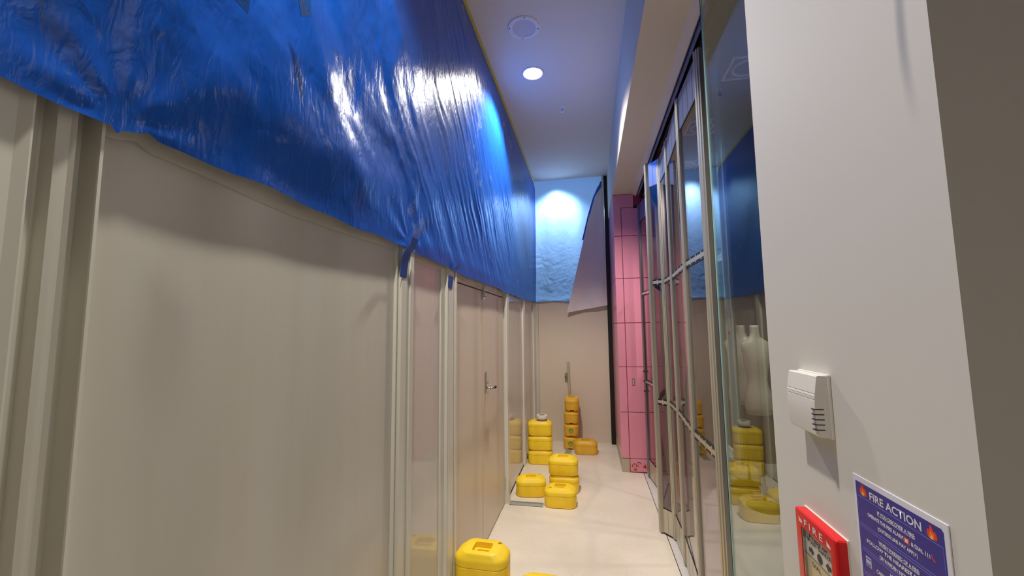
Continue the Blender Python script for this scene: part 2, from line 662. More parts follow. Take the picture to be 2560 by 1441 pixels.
# bulkhead along the shopfront
bk = struct(obj('ceiling_bulkhead', B(0.314, 0.545, 0.41, 6.4, 3.288, CEIL + 0.05), 'bulkhead'))
bm = bmesh.new()
a = [(0.545, 3.288), (0.592, 3.255), (0.60, 3.262), (0.60, 3.40), (0.545, 3.40)]
va = [bm.verts.new((p[0], 0.8, p[1])) for p in a]
vb = [bm.verts.new((p[0], 5.03, p[1])) for p in a]
bm.faces.new(va); bm.faces.new(list(reversed(vb)))
for i in range(5):
    bm.faces.new((va[i], va[(i + 1) % 5], vb[(i + 1) % 5], vb[i]))
struct(obj('trim_2', bm, 'bulkhead'))

# near column on the right, with the hall wall that runs off from it
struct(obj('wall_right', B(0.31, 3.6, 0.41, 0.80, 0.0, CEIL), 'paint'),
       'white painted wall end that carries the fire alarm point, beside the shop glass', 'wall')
struct(obj('wall_back', B(-2.6, 3.6, -4.1, -4.0, 0, CEIL), 'paint'))
struct(obj('wall_hall_side', B(3.6, 3.7, -4.0, 0.41, 0, CEIL), 'paint'))

# ---- hoarding on the left: posts, panels
PX = -0.835      # panel face
FX = -0.815      # post face
HT = 2.095
wl = bpy.data.objects.new('wall_left', None); COL.objects.link(wl)
struct(wl, 'cream hoarding of enamelled panels and pressed posts along the passage', 'wall')


def hpanel(y0, y1, z0=0.012, z1=HT, x=PX, m='panel'):
    return obj('panel', B(x - 0.04, x, y0, y1, z0, z1), m, wl)


def hpost(prof, z1=HT - 0.003):
    """prof: (y, x) of the visible pressed profile, near to far; closed behind"""
    pts = [(min(x, -0.809), y) for (y, x) in prof]
    pts = [(-0.9, prof[0][0])] + pts + [(-0.9, prof[-1][0])]
    return obj('post', prism(bmesh.new(), pts, 0.0, z1), 'post', wl)


hpanel(-4.0, 0.405)
# wide double post at the left edge of the view
hpost([(0.400, -0.835), (0.402, -0.822), (0.428, -0.822), (0.441, -0.815), (0.4435, -0.815), (0.446, -0.832), (0.466, -0.845),
       (0.4695, -0.845), (0.474, -0.823), (0.4890, -0.818), (0.4935, -0.812), (0.4955, -0.826), (0.500, -0.850),
       (0.5095, -0.856), (0.5235, -0.850), (0.5275, -0.813), (0.5325, -0.813), (0.5335, -0.836)])
hpanel(0.5335, 1.643)
hpost([(1.641, -0.836), (1.643, -0.822), (1.652, -0.822), (1.655, -0.834), (1.674, -0.834), (1.677, FX), (1.745, FX),
       (1.747, -0.836), (1.752, -0.836), (1.754, -0.806), (1.790, -0.806), (1.793, -0.836)])
hpanel(1.793, 2.199, m='panel_gloss')
hpost([(2.197, -0.836), (2.199, -0.828), (2.262, -0.828), (2.266, -0.812), (2.272, -0.812), (2.275, -0.826), (2.283, -0.826),
       (2.286, FX), (2.383, FX), (2.385, -0.838), (2.398, -0.838), (2.400, -0.806), (2.428, -0.806), (2.430, -0.852)])
# door opening 2.43 .. 3.98
hp = hpanel(2.43, 3.982, 1.980, HT, -0.838, 'door')
hpost([(3.982, -0.852), (3.984, -0.820), (3.990, -0.802), (4.075, -0.800), (4.085, -0.806), (4.088, -0.836)])
hpanel(4.088, 5.07, m='panel_gloss')
hpost([(5.07, -0.836), (5.072, -0.82), (5.090, -0.815), (5.135, -0.806), (5.165, -0.806), (5.168, -0.836)])
hpanel(5.168, 6.02, m='panel_gloss')
hpost([(6.02, -0.836), (6.022, -0.818), (6.09, -0.815), (6.13, -0.80), (6.178, -0.798), (6.18, -0.8)])
obj('base_rail', B(-0.86, -0.831, 4.088, 6.0, 0.0, 0.012), 'gasket', wl)

# ---- the double door
dr = bpy.data.objects.new('door_1', None); COL.objects.link(dr)
struct(dr, 'pair of tall beige doors in the hoarding with a lever lock', 'door')
for (y0, y1) in ((2.436, 3.158), (3.166, 3.978)):
    lf = obj('door_leaf', B(-0.882, -0.842, y0, y1, 0.012, 1.970, 0.0015), 'door', dr)
obj('edge_strip', B(-0.880, -0.8415, 3.1575, 3.1600, 0.012, 1.970), 'edge', dr)
obj('edge_strip', B(-0.880, -0.8405, 3.1640, 3.1665, 0.012, 1.970), 'edge', dr)
for (y, z0) in ((2.4335, 1.80), (3.9795, 1.795), (3.9795, 0.135)):
    obj('hinge', tube(bmesh.new(), [(-0.838, y, z0), (-0.838, y, z0 + 0.10)], 0.006, 8), 'steel', dr)
struct(obj('trim_3', B(-0.90, -0.886, 2.43, 3.982, 0, 2.0), 'darkgap'))
# lever lock
lk = obj('lock_plate', B(-0.842, -0.830, 3.225, 3.262, 1.155, 1.325, 0.004), 'chrome', dr)
bm = bmesh.new()
tube(bm, [(-0.835, 3.245, 1.190), (-0.79, 3.245, 1.192)], 0.010)
tube(bm, [(-0.792, 3.235, 1.192), (-0.788, 3.29, 1.190), (-0.788, 3.33, 1.186)], 0.011)
lv = obj('lever', bm, 'chrome', lk, True)
obj('lever_tip', tube(bmesh.new(), [(-0.788, 3.33, 1.186), (-0.788, 3.375, 1.184)], 0.0125), 'black', lk, True)
obj('key_cylinder', tube(bmesh.new(), [(-0.832, 3.245, 1.235), (-0.818, 3.245, 1.235)], 0.012), 'chrome', lk, True)
# barrel bolt at the head
bo = obj('bolt', B(-0.842, -0.834, 3.128, 3.166, 1.905, 1.972, 0.002), 'steel', dr)
obj('bolt_rod', tube(bmesh.new(), [(-0.826, 3.147, 1.90), (-0.826, 3.147, 2.012)], 0.006), 'chrome', bo, True)
obj('bolt_keeper', B(-0.838, -0.818, 3.128, 3.166, 1.988, 2.012, 0.002), 'steel', bo)
obj('bolt_knob', tube(bmesh.new(), [(-0.828, 3.147, 1.925), (-0.806, 3.147, 1.922)], 0.008), 'chrome', bo, True)

# ---- end of the passage
we = bpy.data.objects.new('wall_far', None); COL.objects.link(we)
struct(we, 'plain grey panel wall closing the far end of the passage', 'wall')
obj('panel', B(-0.84, -0.765, 6.18, 6.22, 0.0, 2.06), 'panel', we)
obj('panel', B(-0.762, 0.268, 6.18, 6.22, 0.0, 2.06), 'door', we)
obj('top_rail', B(-0.84, 0.262, 6.1605, 6.22, 2.06, 2.075), 'post', we)  # added rail that blocks back light leaking under the sheet hem
obj('base_rail', B(-0.80, 0.268, 6.174, 6.18, 0.0, 0.010), 'post', we)
struct(obj('trim_4', B(0.262, 0.360, 6.142, 6.24, 0, CEIL), 'black'), 'black upright gap strip between end wall and pink wall', 'trim')
tag(obj('timber_batten', B(0.232, 0.262, 6.085, 6.107, 3.50, CEIL), 'cream'),
    'short cream batten at the ceiling above the folded grey sheet', 'batten')
# hall behind the hoarding (dark)
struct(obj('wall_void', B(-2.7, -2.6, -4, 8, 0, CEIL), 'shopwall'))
struct(obj('wall_void_right', B(0.30, 0.36, 6.24, 8.0, 0, CEIL), 'shopwall'))  # unseen box added to stop light leaking past the end strip
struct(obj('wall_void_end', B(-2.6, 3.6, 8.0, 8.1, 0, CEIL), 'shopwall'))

# ---- pink wall at the shop corner
PY = 5.03
pw = bpy.data.objects.new('wall_pink', None); COL.objects.link(pw)
struct(pw, 'glossy pink tiled wall at the far corner of the shop', 'wall')
obj('backing', B(0.334, 1.135, PY + 0.012, 6.14, 0.0, 3.288), 'pinkjoint', pw)
zj = [0.156, 0.678, 1.200, 1.715, 2.250, 2.768, 3.286]
g = 0.0035
for i in range(6):
    z0, z1 = zj[i], zj[i + 1]
    obj('tile', B(0.326, 0.413 - g, PY, PY + 0.015, z0 + g, z1 - g, 0.0015), 'pink', pw)
    z1b = 3.118 if i == 5 else z1
    obj('tile', B(0.413 + g, 0.93, PY, PY + 0.015, z0 + g, z1b - g, 0.0015), 'pink', pw)
    obj('tile', B(0.93 + 2 * g, 1.13, PY, PY + 0.015, z0 + g, z1b - g, 0.0015), 'pink', pw)
    for (y0, y1) in ((PY + 0.002, 5.62), (5.627, 6.135)):
        obj('tile', B(0.322, 0.336, y0, y1, z0 + g, z1 - g, 0.0015), 'pink', pw)
obj('tile', B(0.413 - g, 0.56, PY, PY + 0.015, 3.118 + g, 3.286 - g, 0.0015), 'pink', pw)
obj('tile', B(0.565, 1.13, PY + 0.02, PY + 0.03, 3.14, 3.286 - g, 0.0015), 'pink', pw)
lt = obj('tile', B(0.413 + g, 1.13, PY - 0.003, PY + 0.013, 0.012, 0.156 - g, 0.0015), 'pink', pw)
obj('kick_plate', B(0.328, 0.413 - g, PY + 0.002, PY + 0.013, 0.0, 0.156 - g), 'kick', pw)
obj('kick_plate', B(0.324, 0.336, PY + 0.01, 6.135, 0.0, 0.156 - g), 'kick', pw)
obj('gap_notch', B(0.560, 0.62, PY - 0.002, PY + 0.02, 3.105, 3.135), 'black', pw)
pl = obj('plate', B(0.470, 0.500, PY - 0.004, PY, 0.985, 1.065, 0.002), 'brassplate', pw)
obj('plate_inset', B(0.475, 0.495, PY - 0.0055, PY - 0.003, 0.993, 1.057, 0.001), 'kick', pl)


def ribbon(pts, w, y):
    """flat printed stroke standing on the tile; w is a width list"""
    bm = bmesh.new()
    L_, R_ = [], []
    for i, p in enumerate(pts):
        a = Vector(pts[max(i - 1, 0)]); b = Vector(pts[min(i + 1, len(pts) - 1)])
        d = (b - a).normalized(); n = Vector((-d.y, d.x))
        L_.append(bm.verts.new((p[0] + n.x * w[i], y, p[1] + n.y * w[i])))
        R_.append(bm.verts.new((p[0] - n.x * w[i], y, p[1] - n.y * w[i])))
    for i in range(len(pts) - 1):
        bm.faces.new((L_[i], L_[i + 1], R_[i + 1], R_[i]))
    return bm


YD = PY - 0.0045
ox, oz = 0.423, 0.010
# measured from the photograph: tile 0.20 wide, 0.145 high
obj('swirl_decal', ribbon([(ox + .012, oz + .052), (ox + .018, oz + .080), (ox + .038, oz + .093), (ox + .058, oz + .085), (ox + .063, oz + .060), (ox + .062, oz + .048)],
                          [.004, .005, .0045, .005, .004, .002], YD), 'decal', lt)
obj('swirl_decal', ribbon([(ox + .030, oz + .030), (ox + .048, oz + .022), (ox + .066, oz + .034)], [.004, .012, .003], YD), 'decal', lt)
obj('swirl_decal', ribbon([(ox + .070, oz + .098), (ox + .086, oz + .112), (ox + .104, oz + .104), (ox + .116, oz + .086)], [.004, .006, .006, .002], YD), 'decal', lt)
obj('swirl_decal', ribbon([(ox + .064, oz + .075), (ox + .076, oz + .070), (ox + .086, oz + .062)], [.002, .005, .003], YD), 'decal', lt)
obj('swirl_decal', ribbon([(ox + .132, oz + .058), (ox + .150, oz + .062), (ox + .166, oz + .066)], [.002, .014, .026], YD), 'decal', lt)
obj('swirl_decal', ribbon([(ox + .030, oz + .082), (ox + .040, oz + .060), (ox + .042, oz + .036)], [.006, .010, .006], YD), 'decal2', lt)
obj('swirl_decal', ribbon([(ox + .080, oz + .092), (ox + .096, oz + .086)], [.005, .008], YD), 'decal2', lt)

# ================================================================== SHEETING
# long blue sheet on the left, hung from the ceiling line
ny, nz = 760, 200
ys = np.linspace(-1.2, 6.150, ny)
vv = np.linspace(0, 1, nz)
Y, V = np.meshgrid(ys, vv, indexing='ij')
zb = 2.040 + 0.004 * np.sin(ys * 9) + 0.003 * np.sin(ys * 23)
zb = zb - 0.018 * sstep(1.8, 2.6, ys) * (1 - sstep(4.9, 6.0, ys))
zb = zb + 0.004 * (ys > 5.9)
for (c, w, a) in ((0.545, 0.006, -0.012), (0.592, 0.012, 0.010), (3.4, 0.2, 0.012), (3.9, 0.15, -0.008)):
    zb = zb + a * np.exp(-((ys - c) / w) ** 2)
ZB = zb[:, None] * np.ones_like(V)
Z = ZB + (CEIL - 0.012 - ZB) * V
near = 1 - sstep(1.3, 2.4, Y)
far = sstep(1.2, 2.2, Y)
lowmask = sstep(0.0, 0.04, V)
topmask = 1 - sstep(0.93, 1.0, V)
h = 0.007 + 0.0 * Y
# pocket bellying out over the big panel
pocket = np.exp(-((Z - 2.22) / 0.12) ** 2) * sstep(0.50, 0.72, Y) * (1 - sstep(1.1, 1.72, Y))
h = h + 0.034 * pocket
pk2 = np.exp(-((Z - 2.50) / 0.24) ** 2) * (1 - sstep(0.9, 1.7, Y)) * sstep(-0.4, 0.1, Y)
h = h + 0.020 * pk2
h = h + 0.006 * np.exp(-((Z - 2.10) / 0.05) ** 2) * far
# broad soft folds fanning through the near part
wx = Y * 2.4 + 0.9 * fbm(Y * 1.3, Z * 1.1, 3); wz = Z * 2.0 + 1.2 * fbm(Y * 1.1 + 9, Z * 1.2, 3)
h = h + near * (0.078 * (fbm(wx + 0.6 * wz, wz - 0.5 * wx, 3) - 0.45)) * lowmask
h = h + near * 0.009 * (ridge(wx * 1.9 - wz * 1.1, wz * 0.9 + wx * 0.4, 3) - 0.5) * lowmask
h = h + near * 0.004 * (ridge(Y * 14 + 3 * fbm(Y * 3, Z * 3), Z * 11, 2) - 0.5) * lowmask
# radiating tension folds leaving the tied points on the posts
for (py, pz) in ((0.545, 2.05), (1.72, 2.07)):
    dY = Y - py; dZ = Z - pz
    r = np.sqrt(dY ** 2 + dZ ** 2) + 1e-4
    th = np.arctan2(dZ, dY)
    h = h + 0.0045 * np.exp(-(r / 0.34) ** 2) * np.sin(th * 9 + 2 * fbm(Y * 3, Z * 3)) * sstep(0.0, 0.08, r)
# steep slanting creases further along, falling away from the ceiling
s = (0.62 * Y + 0.55 * Z)
tt = (-0.55 * Y + 0.62 * Z)
warp = 0.16 * fbm(Y * 1.7, Z * 1.7, 3)
calm = 1 - 0.72 * sstep(4.15, 4.35, Y)
h = h + calm * (0.25 + 0.75 * far) * 0.0140 * (ridge((s + warp) * 13, tt * 1.6, 2) - 0.45) * lowmask
h = h + calm * far * 0.0085 * (fbm((s + warp) * 34, tt * 4.0, 2) - 0.45) * lowmask
h = h + far * 0.020 * (fbm((s + warp) * 3.2, tt * 1.2, 2) - 0.4) * lowmask
h = h + far * 0.0030 * (fbm((s + warp * 0.5) * 90, tt * 12, 2) - 0.45) * lowmask
h = 0.006 + (h - 0.006) * (0.15 + 0.85 * topmask)
h = np.maximum(h, 0.002)
# gentle rounding where it turns the far corner
h = h + 0.02 * sstep(5.95, 6.150, Y) * topmask
h = (h - 0.002) * (0.45 + 0.55 * sstep(0.0, 0.25, V)) + 0.002
X = -0.808 + h
P = np.stack([X, Y, Z], -1)
tag(grid_mesh('tarpaulin', P, 'tarp'), 'long creased shiny blue plastic sheet hung over the left hoarding', 'tarpaulin')

# yellow-edged tape where it meets the ceiling
tp = obj('ceiling_tape', B(-0.812, -0.783, -1.2, 6.12, CEIL - 0.0035, CEIL - 0.0015), 'creamtape')
tag(tp, 'thin yellow tape line along the ceiling above the blue sheet', 'tape')

# end sheet
ne, nf = 220, 300
us = np.linspace(-0.800, 0.258, ne)
U, V = np.meshgrid(us, np.linspace(0, 1, nf), indexing='ij')
zt = CEIL - 0.0005
Zs = 2.055 + 0.008 * np.exp(-((U + 0.6) / 0.1) ** 2) + (zt - 2.055) * V
D = 0.016 + 0.020 * (0.5 + 0.5 * np.sin(U * 17 + 1.3 * fbm(U * 2, Zs * 1.2))) * (1 - 0.65 * sstep(0.8, 1.0, V))
D = D + 0.012 * (fbm(U * 5, Zs * 1.5, 3) - 0.4)
cr2 = 1 - sstep(2.5, 3.3, Zs)
D = D + 0.008 * cr2 * (ridge(U * 9 + Zs * 4, Zs * 10 - U * 3, 3) - 0.45)
D = D + 0.0012 * (ridge(U * 22, Zs * 12, 2) - 0.45)
D = np.maximum(D, 0.003)
# right part is folded back along a slanting crease: x limit as a function of z
xl = np.interp(Zs, [2.0, 2.494, 2.969, 3.357, 3.64, 3.80, 3.95], [-0.265, -0.140, -0.025, 0.07, 0.155, 0.245, 0.252])
Ux = -0.800 + (U + 0.800) / (0.258 + 0.800) * (0.261 + 0.800) + 0.0 * xl
P = np.stack([Ux, 6.172 - D, Zs], -1)
tag(grid_mesh('tarpaulin', P, 'tarp_end'), 'thin pale blue plastic sheet glowing under the ceiling at the passage end', 'tarpaulin')

# folded-over grey reverse side, a long triangle hanging on the right
nu, nv = 90, 240
U, V = np.meshgrid(np.linspace(0, 1, nu), np.linspace(0, 1, nv), indexing='ij')
zt0 = 3.90
FV, FXs = [0, 0.05, 0.129, 0.27, 0.462, 0.698, 1.0], [0.240, 0.233, 0.123, 0.038, -0.057, -0.174, -0.328]
lx = np.interp(V, FV, FXs)
rx = np.interp(V, [0, 0.1, 1.0], [0.243, 0.255, 0.262])
zl = zt0 + (1.885 - zt0) * V
zr = zt0 + (1.985 - zt0) * V
Zf = zl * (1 - U) + zr * U
Xf = lx * (1 - U) + rx * U
Df = 0.046 + 0.02 * V + 0.014 * np.sin(U * 7 + 2 * V) * V + 0.010 * (fbm(U * 6, V * 9, 3) - 0.4) + 0.003 * (ridge(U * 12, V * 26, 2) - 0.5)
Df = np.where(Df < 0.04, 0.04, Df)
Pf = np.stack([Xf, 6.172 - Df, Zf], -1)
fo = grid_mesh('tarpaulin_flap', Pf, 'tarp_back')
tag(fo, 'grey back of the end sheet folded over into a hanging triangle', 'tarpaulin')
# dark blue strip along the fold
V1 = np.linspace(0.02, 0.46, 60)
lx1 = np.interp(V1, FV, FXs)
z1 = zt0 + (1.885 - zt0) * V1
w1 = np.interp(V1, [0, 0.06, 0.12, 0.27, 0.462], [0.010, 0.045, 0.014, 0.020, 0.022])
Ps = np.stack([np.stack([lx1 - w1, 6.172 - 0.052 + 0 * V1, z1], -1), np.stack([lx1 + 0.008, 6.172 - 0.056 + 0 * V1, z1 - 0.004], -1)], 0)
Ps2 = np.concatenate([Ps[:1] * (1 - t) + Ps[1:] * t for t in np.linspace(0, 1, 5)], 0)
st = grid_mesh('fold_edge', Ps2, 'tarp', fo)
st['label'] = 'dark blue edge of the fold'


# film lip under the blue sheet, one length per bay
def film_strip(y0, y1, drop, seed, label, bulge=0.004):
    n1, n2 = max(30, int((y1 - y0) * 70)), 16
    yy = np.linspace(y0, y1, n1)
    Yv, Vv = np.meshgrid(yy, np.linspace(0, 1, n2), indexing='ij')
    t = (Yv - y0) / (y1 - y0)
    dz = drop * (0.65 + 0.7 * fbm(Yv * 3 + seed, Yv * 0 + seed, 3)) * (0.55 + 0.45 * np.sin(np.pi * np.clip(t, 0.05, 0.95)))
    top = 2.085 - 0.0 * sstep(1.8, 2.6, Yv) * (1 - sstep(4.9, 6.0, Yv)) + 0.012 * np.exp(-((Yv - 0.590) / 0.018) ** 2)
    Zv = top - (dz + 0.042) * Vv
    Xv = -0.815 + bulge * np.sin(np.pi * t) ** 0.5 * (1 - Vv) + 0.004 * (ridge(Yv * 8 + seed, Vv * 2, 2) - 0.4) - 0.016 * Vv
    Xv = np.maximum(Xv, PX + 0.0025)
    o = grid_mesh('plastic_film', np.stack([Xv, Yv, Zv], -1), 'film')
    return tag(o, label, 'plastic sheet', 'film lips under the blue sheet')


film_strip(0.536, 1.642, 0.036, 3, 'long crumpled clear film lip over the widest cream panel')
film_strip(1.796, 2.262, 0.055, 9, 'clear film lip over the narrow panel left of the doors', 0.003)
film_strip(2.434, 3.978, 0.052, 14, 'clear film lip hanging above the double doors', 0.004)
film_strip(4.092, 5.066, 0.07, 21, 'clear film lip over the panel right of the doors', 0.003)
film_strip(5.172, 6.015, 0.06, 27, 'clear film lip over the last panel before the corner', 0.003)


# blue tape tabs
def tab(pts, w, label, x0=-0.790, thick=0.0012):
    bm = bmesh.new()
    prevv = None
    for (y, z, dx) in pts:
        r = [bm.verts.new((x0 + dx, y - w / 2, z)), bm.verts.new((x0 + dx, y + w / 2, z)),
             bm.verts.new((x0 + dx + thick, y + w / 2, z)), bm.verts.new((x0 + dx + thick, y - w / 2, z))]
        if prevv:
            for k in range(4):
                bm.faces.new((prevv[k], prevv[(k + 1) % 4], r[(k + 1) % 4], r[k]))
        else:
            bm.faces.new(r)
        prevv = r
    bm.faces.new(list(reversed(prevv)))
    return tag(obj('blue_tape', bm, 'bluetape'), label, 'tape', 'blue tape tabs')


tab([(1.712, 2.088, 0.020), (1.700, 2.050, 0.014), (1.690, 2.020, -0.006), (1.682, 1.985, -0.014), (1.684, 1.905, -0.024)], 0.066,
    'wide blue tape tab on the post beside the largest panel')
tab([(2.356, 2.072, 0.014), (2.345, 2.045, 0.012), (2.330, 2.028, 0.002)], 0.070, 'short upper blue tape piece above the second post')
tab([(2.312, 1.988, -0.016), (2.306, 1.912, -0.024)], 0.076, 'blue tape tab on the second post below the sheet edge')
# loose scraps at the top of the picture
bm = bmesh.new()
for tri in (((-0.712, 0.622, 2.42), (-0.700, 0.700, 2.43), (-0.706, 0.697, 2.358), (-0.712, 0.640, 2.376)),):
    vs = [bm.verts.new(p) for p in tri]
    f = bm.faces.new(vs)
r = bmesh.ops.extrude_face_region(bm, geom=list(bm.faces))
for v in [g_ for g_ in r['geom'] if isinstance(g_, bmesh.types.BMVert)]:
    v.co.x += 0.0015
o = obj('blue_tape', bm, 'bluetape'); tag(o, 'pointed blue tape scrap with white thread, high on the near sheet', 'tape', 'blue tape tabs')
bm = bmesh.new()
tube(bm, [(-0.70, 0.640 + 0.012 * math.cos(t), 2.363 + 0.016 * math.sin(t)) for t in np.linspace(0, 5.4, 18)], 0.0007, 6)
tube(bm, [(-0.70, 0.632 + 0.006 * math.cos(t), 2.378 + 0.008 * math.sin(t)) for t in np.linspace(0.5, 6.0, 14)], 0.0007, 6)
tag(obj('loose_thread', bm, 'thread', None, True), 'curled white thread hanging beside the pointed blue tape scrap', 'thread')
bm = bmesh.new()
vs = [bm.verts.new(p) for p in ((-0.735, 0.862, 2.60), (-0.722, 0.905, 2.61), (-0.722, 0.912, 2.525), (-0.735, 0.892, 2.512))]
bm.faces.new(vs)
r = bmesh.ops.extrude_face_region(bm, geom=list(bm.faces))
for v in [g_ for g_ in r['geom'] if isinstance(g_, bmesh.types.BMVert)]:
    v.co.x += 0.0015
o = obj('blue_tape', bm, 'bluetape'); tag(o, 'rectangular dark blue tape end sticking out near the sheet top', 'tape', 'blue tape tabs')

# ================================================================== CEILING FITTINGS
t = thing('ceiling_speaker', 'round white ceiling speaker with four screws', 'speaker', (-0.431, 2.865, CEIL))
bm = lathe(bmesh.new(), [(0.122, 0.0), (0.122, -0.004), (0.118, -0.008), (0.092, -0.010), (0.088, -0.006), (0.088, 0.0)], n=64)
obj('rim', bm, 'speaker', t, True)
obj('grille', lathe(bmesh.new(), [(0.088, 0.0), (0.088, -0.005), (0.0, -0.005)], n=48), 'grille', t)
for k in range(4):
    a = math.radians(12 + 90 * k)
    obj('screw', lathe(bmesh.new(), [(0.0, -0.0115), (0.0045, -0.0108), (0.005, -0.008)], (0.108 * math.cos(a), 0.108 * math.sin(a), 0), 10), 'black', t)


def downlight(y, label):
    t = thing('downlight', label, 'ceiling light', (LAMP_X, y, CEIL), 0, 'passage downlights')
    obj('trim_ring', lathe(bmesh.new(), [(0.084, 0.004), (0.102, 0.0), (0.102, -0.003), (0.096, -0.006), (0.086, -0.005), (0.082, 0.0)], n=56), 'speaker', t, True)
    obj('reflector', lathe(bmesh.new(), [(0.083, -0.002), (0.076, 0.03), (0.062, 0.07), (0.045, 0.10), (0.0, 0.104)], n=48), 'reflector', t, True)
    obj('bulb', lathe(bmesh.new(), [(0.0, 0.018), (0.030, 0.022), (0.046, 0.036), (0.046, 0.05), (0.03, 0.085), (0.0, 0.09)], n=32), 'bulb', t, True)
    return t


downlight(LAMPS_Y[2], 'lit recessed downlight in the passage ceiling beyond the speaker')
t = thing('sprinkler', 'small pendent sprinkler head in the ceiling beyond the downlight', 'sprinkler', (-0.221, 4.076, CEIL))
obj('rosette', lathe(bmesh.new(), [(0.032, 0.0), (0.030, -0.004), (0.012, -0.007), (0.0, -0.007)], n=28), 'speaker', t, True)
obj('body', lathe(bmesh.new(), [(0.009, -0.006), (0.009, -0.02), (0.005, -0.022), (0.003, -0.045), (0.0, -0.046)], n=14), 'chrome', t, True)
bm = bmesh.new()
for k in (-1, 1):
    tube(bm, [(k * 0.007, 0, -0.018), (k * 0.011, 0, -0.028), (k * 0.004, 0, -0.042)], 0.0018, 6)
obj('yoke', bm, 'chrome', t, True)
bm = bmesh.new()
for k in range(10):
    a = 2 * math.pi * k / 10
    box(bm, -0.003, 0.003, 0.004, 0.018, -0.0455, -0.044)
    bm.verts.ensure_lookup_table()
    for v in bm.verts[-8:]:
        x, y = v.co.x, v.co.y
        v.co.x = x * math.cos(a) - y * math.sin(a); v.co.y = x * math.sin(a) + y * math.cos(a)
obj('deflector', bm, 'chrome', t)

# ================================================================== YELLOW BLOCKS
BW, BD, BH = 0.300, 0.200, 0.171


def rring(hx, hy, r, z, n=8):
    out = []
    for (sx, sy_, a0) in ((1, 1, 0), (-1, 1, 90), (-1, -1, 180), (1, -1, 270)):
        for k in range(n + 1):
            a = math.radians(a0 + 90 * k / n)
            out.append((sx * (hx - r) + r * math.cos(a), sy_ * (hy - r) + r * math.sin(a), z))
    return out


def block_mesh():
    bm = bmesh.new()
    hx, hy = BW / 2, BD / 2
    levels = [(-0.014, -0.014, 0.060, 0.0), (-0.004, -0.004, 0.068, 0.005), (-0.001, -0.001, 0.07, 0.014), (0, 0, 0.07, 0.06),
              (0, 0, 0.07, 0.104), (-0.003, -0.003, 0.068, 0.1065), (-0.003, -0.003, 0.068, 0.109), (0.001, 0.001, 0.07, 0.1115),
              (0.001, 0.001, 0.07, 0.134), (-0.002, -0.002, 0.068, 0.142), (-0.010, -0.007, 0.064, 0.150),
              (-0.024, -0.012, 0.058, 0.158), (-0.044, -0.016, 0.048, 0.168), (-0.050, -0.020, 0.042, BH)]
    rings = []
    for dx, dy, r, z in levels:
        rings.append([bm.verts.new(p) for p in rring(hx + dx, hy + dy, r, z)])
    n = len(rings[0])
    for i in range(len(rings) - 1):
        for k in range(n):
            bm.faces.new((rings[i][k], rings[i][(k + 1) % n], rings[i + 1][(k + 1) % n], rings[i + 1][k]))
    bm.faces.new(list(reversed(rings[0]))); bm.faces.new(rings[-1])
    bmesh.ops.recalc_face_normals(bm, faces=bm.faces)
    me = bpy.data.meshes.new('block'); bm.to_mesh(me); bm.free()
    o = bpy.data.objects.new('tmp_block', me); COL.objects.link(o)
    cut = []

    def cutter(b):
        bmesh.ops.recalc_face_normals(b, faces=b.faces)
        m_ = bpy.data.meshes.new('cut'); b.to_mesh(m_); b.free()
        c = bpy.data.objects.new('tmp_cut', m_); COL.objects.link(c); cut.append(c)
        md = o.modifiers.new('b', 'BOOLEAN'); md.object = c; md.operation = 'DIFFERENCE'; md.solver = 'EXACT'
    b = bmesh.new()
    prism(b, [(p[0], p[1] - 0.002) for p in rring(0.052, 0.046, 0.012, 0, 3)], 0.146, 0.2)
    cutter(b)
    b = bmesh.new()
    prism(b, [(p[0] + 0.004, p[1] - 0.009) for p in rring(0.043, 0.028, 0.018, 0, 5)], 0.105, 0.155)
    cutter(b)
    b = bmesh.new()
    prism(b, [(0.088 + 0.012 * math.cos(a), 0.052 + 0.012 * math.sin(a)) for a in np.linspace(0, 2 * math.pi, 17)[:-1]], 0.125, 0.2)
    cutter(b)
    b = bmesh.new()       # shallow groove across the underside
    prism(b, [(0.16, -0.030), (0.16, 0.030), (-0.16, 0.030), (-0.16, -0.030)], -0.01, 0.016)
    cutter(b)
    dg = bpy.context.evaluated_depsgraph_get()
    me2 = bpy.data.meshes.new_from_object(o.evaluated_get(dg))
    for c in cut + [o]:
        bpy.data.objects.remove(c)
    me2.name = 'counterweight_block'
    bm = bmesh.new(); bm.from_mesh(me2)
    for e in bm.edges:
        e.smooth = not (len(e.link_faces) == 2 and e.calc_face_angle(0) > math.radians(38))
    for f in bm.faces:
        f.smooth = True
    bm.to_mesh(me2); bm.free()
    return me2


bmesh_y = block_mesh()
bmesh_shaded = bmesh_y.copy()
bmesh_y.materials.append(M['yellow'])
bmesh_shaded.materials.append(M['orange'])


def block(x, y, k, rot, label, group, m='y', scale=1.0, k_tall=False):
    o = bpy.data.objects.new('fence_block', bmesh_y if m == 'y' else bmesh_shaded)
    COL.objects.link(o)
    o.location = (x, y, k * BH * scale)
    o.rotation_euler = (0, 0, math.radians(rot))
    zs = scale * (1.11 if scale > 1 and k_tall else 1.0)
    o.scale = (scale, scale, zs)
    o.location.z = k * BH * zs
    return tag(o, label, 'fence block', group)


